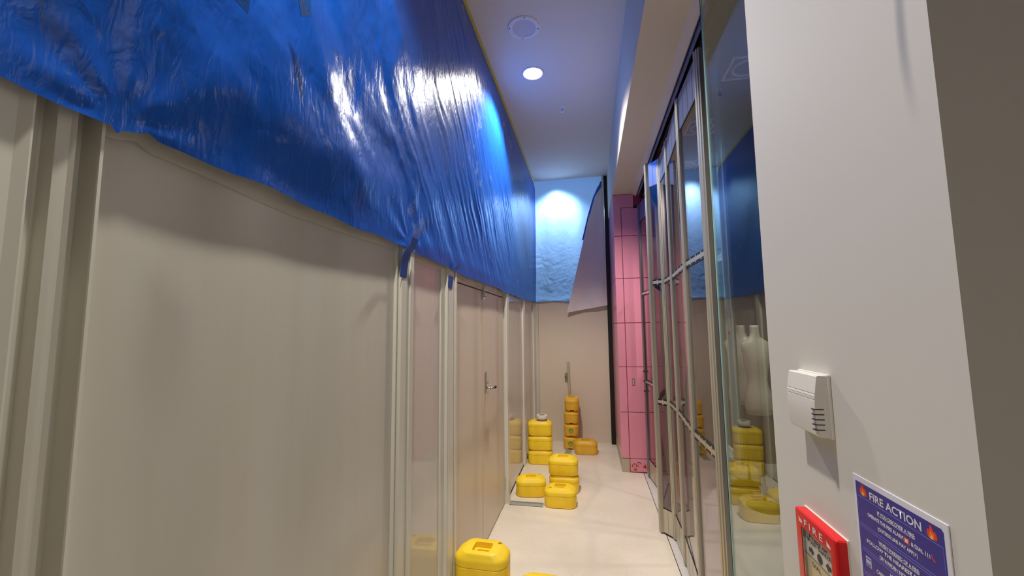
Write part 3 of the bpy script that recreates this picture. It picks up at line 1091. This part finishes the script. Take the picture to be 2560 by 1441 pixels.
G1, G2, G3, G4 = 'tall stack at the hoarding', 'pair in the middle of the floor', 'end-on stack at the far wall', 'blocks at the bottom of the view'
for k, s_ in enumerate(('lowest', 'middle', 'topmost')):
    block(-0.648, 5.222, k, 2 + 1.5 * k - 2, s_ + ' yellow plastic block of the three-high stack with tape roll', G1)
for k, s_ in enumerate(('lower', 'upper')):
    block(-0.302 - 0.006 * k, 4.395, k, -3 + 2 * k, s_ + ' yellow plastic block of the two-high stack behind the front block', G2)
block(-0.628, 4.255, 0, 8, 'single yellow plastic block standing just behind the metal strip beside the hoarding', 'single blocks')
block(-0.318, 4.050, 0, 180, 'single yellow plastic block in front of the two-high stack', 'single blocks')
block(-0.095, 5.695, 0, -1, 'single amber block on the floor right of the four-high stack', 'single blocks', 'o')
for k, s_ in enumerate(('bottom', 'second lowest', 'second highest', 'top')):
    o = block(-0.302 + 0.004 * (k % 2) + 0.006 * k, 5.955, k, 90 + (k - 1) * 1.0, s_ + ' amber block of the four-high end-on stack by the far wall', G3, 'o')
    if k < 2:
        cp_ = obj('cap', lathe(bmesh.new(), [(0.034, 0.0), (0.034, 0.004), (0.028, 0.006), (0.026, 0.003), (0.0, 0.003)], n=24), 'greencap', o, True)
        cp_.rotation_euler = (0, math.radians(-90), 0)
        cp_.location = (-0.1495, 0.0, 0.082)
        cp_['label'] = 'round green cap'
NS = 1.04
block(-0.655, 2.455, 0, -2, 'lower yellow block of the nearest stack at the bottom edge', G4, 'y', NS, True)
block(-0.655, 2.455, 1, -2, 'nearest and largest yellow block, with handle slot and round hole', G4, 'y', NS, True)
block(-0.318, 2.548, 0, -3, 'yellow block whose top just shows at the bottom edge, right of the nearest one', G4, 'y', NS)

# roll of tape on the tall stack
t = thing('tape_roll', 'roll of white tape lying on top of the three-high yellow stack', 'tape roll', (-0.620, 5.205, 3 * BH))
obj('tape', lathe(bmesh.new(), [(0.040, 0.022), (0.068, 0.022), (0.070, 0.025), (0.070, 0.067), (0.068, 0.070), (0.040, 0.070)], n=48, close=True), 'whitetape', t, True)
obj('core', lathe(bmesh.new(), [(0.0365, 0.0225), (0.0398, 0.0225), (0.0398, 0.0695), (0.0365, 0.0695)], n=40, close=True), 'card', t, True)
obj('lower_roll', lathe(bmesh.new(), [(0.040, 0.0), (0.064, 0.0), (0.064, 0.0218), (0.040, 0.0218)], n=40, close=True), 'card', t, True)
t.scale = (0.95, 0.95, 1)

# galvanised post with clamp, and base plate under the stack
t = thing('fence_post', 'galvanised upright post with clamp standing behind the four-high stack', 'post', (-0.300, 6.132, 0))
t.rotation_euler = (0, math.radians(-1.6), 0)
obj('tube', B(-0.018, 0.018, -0.018, 0.018, 0.0, 1.137, 0.003), 'alu', t)
obj('end_cap', B(-0.0195, 0.0195, -0.0195, 0.0195, 1.137, 1.147, 0.002), 'black', t)
bm = bmesh.new()
tube(bm, [(-0.018, -0.004, 0.930), (-0.050, -0.004, 0.930)], 0.006, 8)
tube(bm, [(-0.018, -0.004, 0.985), (-0.044, -0.004, 0.985)], 0.006, 8)
box(bm, -0.026, -0.018, -0.022, 0.014, 0.900, 1.010, 0.002)
lathe(bm, [(0.0, 0.010), (0.013, 0.008), (0.013, -0.008), (0.0, -0.010)], (-0.046, -0.004, 0.930), 8)
lathe(bm, [(0.0, 0.010), (0.012, 0.008), (0.012, -0.008), (0.0, -0.010)], (-0.042, -0.004, 0.985), 8)
box(bm, -0.056, -0.030, -0.008, 0.0, 0.948, 0.968, 0.002)
obj('clamp', bm, 'brassplate', t)
bm = bmesh.new()
box(bm, -0.372, -0.290, 5.585, 5.80, 0.0, 0.006, 0.001)
bp_ = obj('base_plate', bm, 'steel')
tag(bp_, 'flat galvanised foot plate poking out in front of the four-high stack', 'plate')
obj('hole_rim', lathe(bmesh.new(), [(0.010, 0.006), (0.016, 0.006), (0.016, 0.0075), (0.010, 0.0075)], (-0.331, 5.665, 0), 20, True), 'chrome', bp_)
# floor track
bm = bmesh.new()
box(bm, -0.80, -0.477, 3.905, 3.912, 0.0, 0.020)
box(bm, -0.80, -0.477, 3.905, 3.955, 0.0, 0.003)
box(bm, -0.80, -0.477, 3.948, 3.955, 0.0, 0.020)
box(bm, -0.80, -0.477, 3.955, 3.975, 0.0, 0.004)
bmesh.ops.translate(bm, verts=bm.verts, vec=(0, -0.010, 0))
ft = obj('floor_channel', bm, 'steel'); tag(ft, 'galvanised channel lying across the floor by the door jamb', 'channel')
ft.location.y = 0.070
for x in (-0.775, -0.625, -0.605):
    obj('rivet', lathe(bmesh.new(), [(0.0, 0.006), (0.006, 0.005), (0.008, 0.003)], (x, 3.922, 0), 12), 'chrome', ft)

# ================================================================== SHOPFRONT
# glass sheet beside the column
w1 = bpy.data.objects.new('window_1', None); COL.objects.link(w1)
struct(w1, 'tall fixed shop glass beside the white wall end, reflecting the blocks', 'window')
gp = obj('pane', B(0.541, 0.545, 0.815, 1.866, 0.0, 3.25), 'glass', w1)
obj('edge_profile', B(0.539, 0.547, 1.866, 1.870, 0.0, 3.25), 'frost', w1)
obj('gasket', B(0.538, 0.548, 1.870, 1.876, 0.0, 3.25), 'gasket', w1)

# folding closure
cl = thing('folding_closure', 'half-folded shop closure of smoky clear panels between aluminium uprights', 'folding door', (0.6, 3.4, 0))
cl.location = (0, 0, 0)
MU = [(0.610, 4.900, 0.019), (0.690, 4.200, 0.015), (0.534, 3.655, 0.021), (0.622, 3.545, 0.019), (0.622, 3.200, 0.018), (0.586, 2.600, 0.018), (0.594, 2.133, 0.022)]
TOPZ = 3.10


def upright(x, y, r, dirv):
    d = Vector(dirv).normalized(); n = Vector((-d.y, d.x))
    prof = [(-1.0, -0.9), (-0.55, -0.9), (-0.5, -0.72), (-0.1, -0.72), (-0.05, -1.0), (0.35, -1.0), (0.4, -0.75), (0.75, -0.75), (0.8, -0.9), (1.0, -0.9),
            (1.0, 0.9), (0.6, 0.9), (0.5, 0.72), (0.0, 0.72), (-0.05, 1.0), (-0.5, 1.0), (-0.55, 0.8), (-1.0, 0.8)]
    pts = [(x + d.x * a * r + n.x * b * r, y + d.y * a * r + n.y * b * r) for a, b in prof]
    return prism(bmesh.new(), pts, 0.012, TOPZ)


for i, (x, y, r) in enumerate(MU):
    a = MU[max(i - 1, 0)]; b = MU[min(i + 1, len(MU) - 1)]
    o = obj('upright', upright(x, y, r, (b[0] - a[0] + 0.2, b[1] - a[1], 0)), 'alu' if i else 'alu_grey', cl)
    obj('guide_foot', lathe(bmesh.new(), [(0.0, 0.0), (0.008, 0.0), (0.008, 0.014), (0.0, 0.014)], (x, y, 0), 10), 'black', o)
    obj('hanger', lathe(bmesh.new(), [(0.0, TOPZ), (0.007, TOPZ), (0.007, 3.112), (0.0, 3.112)], (x, y, 0), 10), 'black', o)


def bar(a, b, z0, z1, t, bev=0.0, ext=0.0):
    """upright slab along the plan line a-b"""
    a = Vector(a[:2]); b = Vector(b[:2]); d = (b - a).normalized(); n = Vector((-d.y, d.x)) * (t / 2)
    a = a - d * ext; b = b + d * ext
    return prism(bmesh.new(), [(a + n)[:], (b + n)[:], (b - n)[:], (a - n)[:]], z0, z1)


slats = (3, 4, 2, 2, 4, 4)
for i in range(6):
    A = Vector(MU[i][:2]); Bv = Vector(MU[i + 1][:2]); d = (Bv - A)
    L_ = d.length; d.normalize(); r0, r1 = MU[i][2], MU[i + 1][2]
    a = A + d * r0; b = Bv - d * r1
    nrm = Vector((-d.y, d.x))
    if nrm.x > 0:
        nrm = -nrm
    for (z0, z1) in ((0.205, 1.025), (1.078, 2.020), (2.073, 2.885)):
        obj('clear_panel', bar(a, b, z0, z1, 0.004), 'clear', cl)
    for z in (1.0515, 2.0465):
        tr_ = obj('transom', bar(a, b, z - 0.026, z + 0.026, 0.012), 'black', cl)
        obj('transom_strip', bar(a + nrm * 0.0062, b + nrm * 0.0062, z - 0.0115, z + 0.0115, 0.002), 'alu', tr_)
        for k in range(1, slats[i]):
            p = a + (b - a) * (k / slats[i]) + nrm * 0.0070
            q = d * 0.006
            obj('knuckle', bar(p - q, p + q, z - 0.021, z + 0.021, 0.004), 'alu', tr_)
    n_s = slats[i]
    for k in range(n_s):
        p = a + (b - a) * ((k + 0.03) / n_s); q = a + (b - a) * ((k + 0.97) / n_s)
        obj('bottom_slat', bar(p, q, 0.016, 0.200, 0.012), 'alu', cl)
        obj('top_slat', bar(p, q, 2.892, TOPZ, 0.012), 'mirror_metal', cl)
    obj('sweep_seal', bar(a, b, 0.003, 0.016, 0.006), 'gasket', cl)
    obj('seal_strip', bar(a, b, 0.200, 0.205, 0.010), 'gasket', cl)
    obj('seal_strip', bar(a, b, 2.885, 2.892, 0.010), 'gasket', cl)
# lock pins on the far upright
for z in (0.945, 1.055, 1.165):
    obj('lock_pin', tube(bmesh.new(), [(0.594, 4.885, z), (0.580, 4.885, z)], 0.009, 8), 'black', cl)
# head track with hanging rods, runs above the closure
hd = thing('head_track', 'dark overhead track with slatted metal fascia above the folding closure', 'track', (0, 0, 0))
obj('track_box', B(0.635, 0.75, 0.81, 4.99, 3.215, 3.40), 'black', hd)
y = 1.99
k = 0
while y < 4.9:
    obj('fascia_slat', B(0.606, 0.611, y, y + 0.122, 3.212, 3.300, 0.001), 'mirror_metal', hd)
    y += 0.128
for (y0, y1) in ((2.16, 2.62), (2.62, 3.2), (3.2, 3.6), (3.7, 4.25), (4.25, 4.9)):
    obj('brace_rod', tube(bmesh.new(), [(0.625, y0, 3.125), (0.660, y1, 3.200)], 0.006, 8), 'alu', hd)
    obj('brace_rod', tube(bmesh.new(), [(0.650, y0, 3.125), (0.685, y1 - 0.03, 3.195)], 0.005, 8), 'alu', hd)

# ---- inside the shop
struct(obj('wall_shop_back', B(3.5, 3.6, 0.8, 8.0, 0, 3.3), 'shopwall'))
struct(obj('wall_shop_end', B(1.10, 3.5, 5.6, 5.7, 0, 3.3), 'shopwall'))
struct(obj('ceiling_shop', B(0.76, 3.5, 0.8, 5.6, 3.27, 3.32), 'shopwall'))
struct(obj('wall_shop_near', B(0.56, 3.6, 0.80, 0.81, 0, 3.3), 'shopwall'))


def square_fitting(x, y, label):
    t = thing('square_downlight', label, 'ceiling light', (x, y, 3.268), 0, 'square shop ceiling fittings')
    bm = bmesh.new()
    for (x0, x1, y0, y1) in ((-.12, .12, -.12, -.105), (-.12, .12, .105, .12), (-.12, -.105, -.105, .105), (.105, .12, -.105, .105)):
        box(bm, x0, x1, y0, y1, -0.012, 0.0)
    obj('frame', bm, 'speaker', t)
    obj('ring', lathe(bmesh.new(), [(0.075, 0), (0.075, -0.014), (0.088, -0.014), (0.088, 0)], n=36, close=True), 'speaker', t, True)
    return t


square_fitting(1.00, 2.60, 'square framed ceiling fitting in the shop nearest the glass')
square_fitting(0.93, 3.36, 'square framed ceiling fitting in the shop, middle one of three')
square_fitting(0.98, 4.16, 'square framed ceiling fitting deep in the shop')


def mannequin(x, y, label, s=1.0, rot=0):
    t = thing('mannequin', label, 'mannequin', (x, y, 0), rot, 'headless mannequins in the shop')
    prof = [(0.84, .150, .105), (0.90, .168, .120), (0.97, .170, .122), (1.03, .155, .110), (1.10, .128, .092), (1.16, .118, .086), (1.23, .130, .095),
            (1.32, .152, .112), (1.38, .160, .112), (1.44, .178, .095), (1.49, .188, .080), (1.515, .165, .068), (1.54, .110, .058), (1.56, .068, .052),
            (1.60, .052, .050), (1.65, .050, .050), (1.675, .050, .050)]
    bm = bmesh.new(); rings = []
    n = 32
    for z, a, b in prof:
        rings.append([bm.verts.new((a * s * math.copysign(abs(math.cos(q)) ** 0.9, math.cos(q)), b * s * math.sin(q), z)) for q in [2 * math.pi * k / n for k in range(n)]])
    for i in range(len(rings) - 1):
        for k in range(n):
            bm.faces.new((rings[i][k], rings[i][(k + 1) % n], rings[i + 1][(k + 1) % n], rings[i + 1][k]))
    bm.faces.new(rings[0]); bm.faces.new(list(reversed(rings[-1])))
    obj('torso', bm, 'mann', t, True)
    obj('pole', tube(bmesh.new(), [(0, 0, 0.015), (0, 0, 0.85)], 0.014, 12), 'shopdark', t, True)
    obj('base', lathe(bmesh.new(), [(0.0, 0.0), (0.16, 0.0), (0.16, 0.008), (0.03, 0.018), (0.0, 0.018)], n=32), 'shopdark', t, True)
    return t


mannequin(1.55, 4.30, 'pale headless mannequin torso behind the glass, nearer the white wall', 0.74, 0.2)
mannequin(1.60, 4.82, 'pale headless mannequin torso behind the glass, further from the white wall', 0.86, -0.3)
# draped stand seen through the widest closure bay
t = thing('draped_stand', 'tall stand under dark cloth seen through the closure', 'display stand', (1.10, 4.45, 0))
n1, n2 = 48, 30
TH, V = np.meshgrid(np.linspace(0, 2 * math.pi, n1), np.linspace(0, 1, n2), indexing='ij')
R_ = (0.06 + 0.17 * (1 - V) ** 0.8) * (1 + 0.10 * np.sin(TH * 7 + 2 * V) * (1 - 0.5 * V))
grid_mesh('cloth', np.stack([R_ * np.cos(TH), R_ * np.sin(TH), 0.35 + 1.45 * V], -1), 'shopdark', t)
obj('pole', tube(bmesh.new(), [(0, 0, 0), (0, 0, 1.78)], 0.02), 'white_pl', t)
obj('foot', lathe(bmesh.new(), [(0, 0), (0.2, 0), (0.18, 0.02), (0.05, 0.3), (0, 0.3)], n=32), 'white_pl', t, True)
# pale framed display door standing just inside the glass
t = thing('display_door', 'pale green framed glass door standing inside the shop glass', 'door frame', (0, 0, 0))
obj('stile', B(0.760, 0.775, 2.400, 2.510, 0.95, 3.26, 0.002), 'frost', t)
obj('stile', B(0.760, 0.775, 2.640, 2.665, 0.95, 3.26, 0.002), 'frost', t)
obj('rail', B(0.762, 0.773, 2.510, 2.640, 2.055, 2.095), 'frost', t)
obj('rail', B(0.762, 0.773, 2.400, 2.665, 0.93, 0.985), 'frost', t)
obj('sticker', B(0.757, 0.760, 2.43, 2.475, 1.62, 1.72), 'white_pl', t)
obj('sticker_mark', B(0.7555, 0.757, 2.433, 2.472, 1.625, 1.645), 'flame_red', t)

# ================================================================== FITTINGS ON THE WHITE WALL END
WX = 0.31
TXT_M = Matrix(((0, 0, -1), (-1, 0, 0), (0, 1, 0)))    # text x -> -Y, text y -> +Z, facing -X


def lettering(body, y_left, z_top, w, h_, x, m, parent, bold=0.0, name='lettering'):
    cu = bpy.data.curves.new('t', 'FONT')
    cu.body = body
    cu.size = 1.0
    cu.offset = bold
    cu.resolution_u = 3
    o = bpy.data.objects.new('tmp_t', cu); COL.objects.link(o)
    dg = bpy.context.evaluated_depsgraph_get()
    me = bpy.data.meshes.new_from_object(o.evaluated_get(dg))
    bpy.data.objects.remove(o)
    n = len(me.vertices)
    co = np.empty(n * 3, dtype=np.float32); me.vertices.foreach_get('co', co); co = co.reshape(-1, 3)
    mn, mx_ = co.min(0), co.max(0)
    u = (co[:, 0] - mn[0]) / (mx_[0] - mn[0]) * w
    v = (co[:, 1] - mx_[1]) / (mx_[1] - mn[1]) * h_
    out = np.stack([np.full(n, x), y_left - u, z_top + v], -1).astype(np.float32)
    me.vertices.foreach_set('co', out.reshape(-1)); me.update()
    me.name = name
    me.materials.clear()
    return link(name, me, m, parent)


def flat(y0, y1, z0, z1, x, t=0.0001):
    return B(x - t, x, min(y0, y1), max(y0, y1), z0, z1)


def poly_on_wall(pts, x, t=0.0001):
    """pts in (y, z)"""
    bm = bmesh.new()
    vs = [bm.verts.new((x, p[0], p[1])) for p in pts]
    f = bm.faces.new(vs)
    r = bmesh.ops.extrude_face_region(bm, geom=[f])
    for v in [g_ for g_ in r['geom'] if isinstance(g_, bmesh.types.BMVert)]:
        v.co.x -= t
    bmesh.ops.triangulate(bm, faces=bm.faces)
    return bm


# poster
PYL, PZT = 0.582, 1.500
t = thing('fire_action_sign', 'blue and white fire action instruction sign on the white wall', 'sign', (0, 0, 0))
SX = WX - 0.0014
obj('board', B(SX, WX, PYL - 0.135, PYL, PZT - 0.195, PZT, 0.0006), 'print_white', t)
U0 = lambda u: PYL - u / 1000.0
V0 = lambda v: PZT - v / 1000.0
obj('blue_field', poly_on_wall([(U0(4.7), V0(6.8)), (U0(127.0), V0(6.8)), (U0(129.5), V0(9.3)), (U0(129.5), V0(190)), (U0(4.7), V0(190))], SX), 'print_blue', t)
X1 = SX - 0.00015
for v in (22.8, 53.6, 56.4, 80.6, 83.4, 107.6, 110.4):
    obj('rule_line', flat(U0(7), U0(127.5), V0(v + 0.6), V0(v), X1), 'print_line', t)
for u in (7.0, 127.3):
    obj('rule_line', flat(U0(u), U0(u + 0.5), V0(107.6), V0(22.8), X1), 'print_line', t)
X2 = SX - 0.0003
lettering('FIRE ACTION', U0(29), V0(11.6), 0.0745, 0.0088, X2, 'print_white', t, 0.022)
lettering('IF YOU DISCOVER A FIRE:', U0(40), V0(28.0), 0.0538, 0.0040, X2, 'print_white', t, 0.032)
lettering('OPERATE THE FIRE ALARM', U0(22.8), V0(36.6), 0.0545, 0.0042, X2, 'print_white', t, 0.032)
lettering('& DIAL 111', U0(87.5), V0(37.0), 0.0235, 0.0042, X2, 'print_white', t, 0.032)
lettering('(OUTSIDE LINE MAY APPLY)', U0(38.6), V0(45.2), 0.0565, 0.0050, X2, 'print_white', t, 0.032)
lettering('WHEN WARNED OF A FIRE:', U0(37.9), V0(60.0), 0.0575, 0.0040, X2, 'print_white', t, 0.032)
lettering('FOLLOW THE NEAREST SAFE EXIT', U0(17.6), V0(67.6), 0.0980, 0.0042, X2, 'print_white', t, 0.032)
lettering('OR WARDEN INSTRUCTIONS', U0(37.3), V0(75.4), 0.0600, 0.0042, X2, 'print_white', t, 0.032)
lettering('AS', U0(51.4), V0(86.2), 0.0060, 0.0042, X2, 'print_white', t, 0.032)
lettering('CARRY', U0(30.2), V0(94.0), 0.0145, 0.0042, X2, 'print_white', t, 0.032)
obj('rule_line', flat(U0(40), U0(93), V0(32.9), V0(32.5), X1), 'print_white', t)
obj('rule_line', flat(U0(38), U0(94.5), V0(64.9), V0(64.5), X1), 'print_white', t)
obj('alarm_icon', flat(U0(77.8), U0(85.4), V0(42.2), V0(36.4), X1), 'flame_red', t)
obj('alarm_icon_centre', flat(U0(79.6), U0(83.6), V0(41.0), V0(37.6), X2), 'print_white', t)
obj('exit_icon', flat(U0(12.6), U0(21.8), V0(99.0), V0(88.8), X1), 'print_white', t)
obj('exit_icon_centre', flat(U0(13.4), U0(21.0), V0(98.2), V0(89.6), X2), 'print_line', t)
for v in (90.4, 96.6):
    obj('exit_icon_band', flat(U0(13.8), U0(20.6), V0(v + 0.8), V0(v), X2 - 0.0001), 'print_blue', t)
for (dy_) in (0, 2.4, 4.8):
    obj('exit_icon_band', flat(U0(14.2 + dy_), U0(15.7 + dy_), V0(95.8), V0(91.8), X2 - 0.0001), 'print_white', t)
obj('handset_icon', poly_on_wall([(U0(112.2), V0(36.4)), (U0(113.6), V0(36.6)), (U0(113.9), V0(38.2)), (U0(115.2), V0(39.8)), (U0(116.8), V0(40.2)), (U0(116.7), V0(41.4)), (U0(114.6), V0(41.2)), (U0(112.6), V0(39.0))], X1), 'flame_red', t)


def flame(u, v, s):
    P_ = lambda L_: [(U0(u + a * s), V0(v - b * s)) for a, b in L_]
    o = obj('flame_icon', poly_on_wall(P_([(-5, 0), (-6.2, 3), (-5.6, 6), (-4, 8), (-3.8, 6.2), (-2.6, 8), (-1.6, 12.0), (0.2, 10.2), (1.6, 8.2), (2.0, 6.4), (3.4, 8.0), (5.0, 5.6), (6.0, 2.8), (5.4, 0.2), (2.8, -1.0), (-2.6, -1.0)]), X1), 'flame_red', t)
    obj('flame_icon_inner', poly_on_wall(P_([(-3, -0.4), (-3.6, 2.4), (-2.2, 5.0), (-0.8, 7.6), (0.6, 5.2), (2.2, 4.8), (3.2, 2.2), (2.6, -0.2)]), X2), 'flame_orange', o)
    obj('flame_icon_core', poly_on_wall(P_([(-1.6, -0.5), (-1.8, 1.2), (-0.2, 3.0), (1.4, 1.4), (1.4, -0.5)]), X2 - 0.0001), 'flame_yellow', o)


flame(18.0, 19.6, 1.0)
flame(115.8, 20.6, 1.0)

# red fire alarm call point
t = thing('fire_call_point', 'red wall fire alarm call point marked FIRE left of the blue sign', 'alarm point', (0, 0, 0))
y0, y1, z1 = 0.6045, 0.7085, 1.409
z0 = z1 - 0.104
cf = WX - 0.0155
bm = B(cf, WX - 0.0018, y0, y1, z0, z1)
es = [e for e in bm.edges if all(v.co.x < cf + 0.001 for v in e.verts) or abs(e.verts[0].co.x - e.verts[1].co.x) > 0.005]
bmesh.ops.bevel(bm, geom=es, offset=0.0045, segments=3, affect='EDGES', profile=0.6)
bmesh.ops.recalc_face_normals(bm, faces=bm.faces)
me = bpy.data.meshes.new('b'); bm.to_mesh(me); bm.free()
body = bpy.data.objects.new('tmp', me); COL.objects.link(body)
bm = B(cf - 0.01, cf + 0.0062, 0.6165, 0.6915, z1 - 0.092, z1 - 0.0215, 0.002)
bmesh.ops.recalc_face_normals(bm, faces=bm.faces)
me = bpy.data.meshes.new('c'); bm.to_mesh(me); bm.free()
cu_ = bpy.data.objects.new('tmp2', me); COL.objects.link(cu_)
md = body.modifiers.new('b', 'BOOLEAN'); md.object = cu_; md.operation = 'DIFFERENCE'; md.solver = 'EXACT'
me2 = bpy.data.meshes.new_from_object(body.evaluated_get(bpy.context.evaluated_depsgraph_get()))
bpy.data.objects.remove(body); bpy.data.objects.remove(cu_)
me2.name = 'housing'
autosmooth(link('housing', me2, 'red', t), 30)
obj('back_plate', B(WX - 0.0019, WX, y0 - 0.001, y1 + 0.001, z0 - 0.001, z1 + 0.001), 'white_pl', t)
px_ = cf + 0.0042
pn = obj('pane', B(px_, px_ + 0.002, 0.6175, 0.6905, z1 - 0.091, z1 - 0.0225), 'pane_print', t)
obj('pane_lower', flat(0.618, 0.690, z1 - 0.0905, z1 - 0.0560, px_), 'pane_low', pn)
obj('pane_frame', B(px_ - 0.0035, px_ + 0.001, 0.6885, 0.6912, z1 - 0.092, z1 - 0.0218), 'alu_grey', pn)
obj('score_line', flat(0.618, 0.690, z1 - 0.0562, z1 - 0.0555, px_ - 0.0005), 'pane_ink', pn)
lettering('Press or', 0.6785, z1 - 0.0255, 0.046, 0.0062, px_ - 0.0003, 'pane_ink', pn, 0.0)
lettering('Push Switch', 0.6835, z1 - 0.0325, 0.058, 0.0062, px_ - 0.0003, 'pane_ink', pn, 0.0)
zc_ = z1 - 0.0475
obj('button_mark', poly_on_wall([(0.6535 + 0.0062 * math.cos(a), zc_ + 0.0062 * math.sin(a)) for a in np.linspace(0, 2 * math.pi, 25)[:-1]], px_ - 0.0004), 'pane_ink', pn)
for s_, yc in ((-1, 0.6745), (1, 0.6325)):      # arrows pointing at the button
    q = [(yc - s_ * 0.006, zc_ + 0.0028), (yc + s_ * 0.000, zc_ + 0.0028), (yc + s_ * 0.000, zc_ + 0.0058), (yc + s_ * 0.0065, zc_), (yc + s_ * 0.000, zc_ - 0.0058), (yc + s_ * 0.000, zc_ - 0.0028), (yc - s_ * 0.006, zc_ - 0.0028)]
    obj('arrow_mark', poly_on_wall(q, px_ - 0.0004), 'pane_ink', pn)
lettering('DIAL', 0.6745, z1 - 0.0610, 0.022, 0.0065, px_ - 0.0003, 'pane_ink', pn, 0.0)
lettering('F I R E', 0.6805, z1 - 0.0075, 0.0470, 0.0092, cf - 0.0004, 'print_white', t, 0.02)


def hand_icon(yc, zc):
    q = [(-4.5, -3), (4.5, -3), (4.5, -1), (3.4, -0.4), (2.6, 1.2), (1.4, 0.6), (0.2, 2.0), (-1.0, 1.4), (-2.4, 2.8), (-3.2, 2.0), (-3.8, 4.4), (-4.5, 3.8)]
    obj('hand_icon', poly_on_wall([(yc - a / 1000.0, zc + b / 1000.0) for a, b in q], cf - 0.0001), 'print_white', t)


hand_icon(0.6915, z1 - 0.0135)
hand_icon(0.6200, z1 - 0.0140)

# room sensor
t = thing('room_sensor', 'square white room sensor with vent slots above the red call point', 'sensor', (0, 0, 0))
sy0, sy1, sz0, sz1 = 0.6155, 0.6920, 1.530, 1.612
obj('back_plate', B(WX - 0.004, WX, sy0 - 0.001, sy1 + 0.001, sz0 - 0.001, sz1 + 0.001, 0.0012), 'white_pl', t)
bm = bmesh.new()
prof = [(WX - 0.0035, sz0 + 0.001), (WX - 0.0165, sz0 + 0.0015), (WX - 0.0185, sz0 + 0.004)]
for k in range(11):
    f = k / 10
    z = sz0 + 0.004 + (sz1 - 0.002 - sz0 - 0.004) * f
    xx = WX - 0.0185 - 0.0035 * math.sin(math.pi * min(1, f * 1.0)) + 0.0022 * f
    if k in (6, 7):
        for dz_ in (-0.0006, 0.0, 0.0006):
            prof.append((xx + (0.0009 if dz_ == 0 else 0), z + dz_))
        if k == 6:
            for dz_ in (0.0034, 0.0040, 0.0046):
                prof.append((xx + (0.0009 if dz_ == 0.0040 else 0), z + dz_))
    else:
        prof.append((xx, z))
prof += [(WX - 0.0150, sz1 - 0.0005), (WX - 0.0035, sz1 - 0.001)]
va = [bm.verts.new((p[0], sy0, p[1])) for p in prof]
vb = [bm.verts.new((p[0], sy1, p[1])) for p in prof]
bm.faces.new(va); bm.faces.new(list(reversed(vb)))
for i in range(len(prof)):
    j = (i + 1) % len(prof)
    bm.faces.new((va[i], va[j], vb[j], vb[i]))
autosmooth(obj('cover', bm, 'white_pl', t), 25)
for k in range(5):
    z = sz0 + 0.0105 + k * 0.0066
    for s_, yy in ((-1, sy0),):
        bm = bmesh.new()
        box(bm, WX - 0.0225, WX - 0.0105, yy - (0.0003 if s_ < 0 else 0.0065), yy + (0.0065 if s_ < 0 else 0.0001), z, z + 0.0013)
        obj('vent_slot', bm, 'pane_ink' if s_ < 0 else 'kick', t)
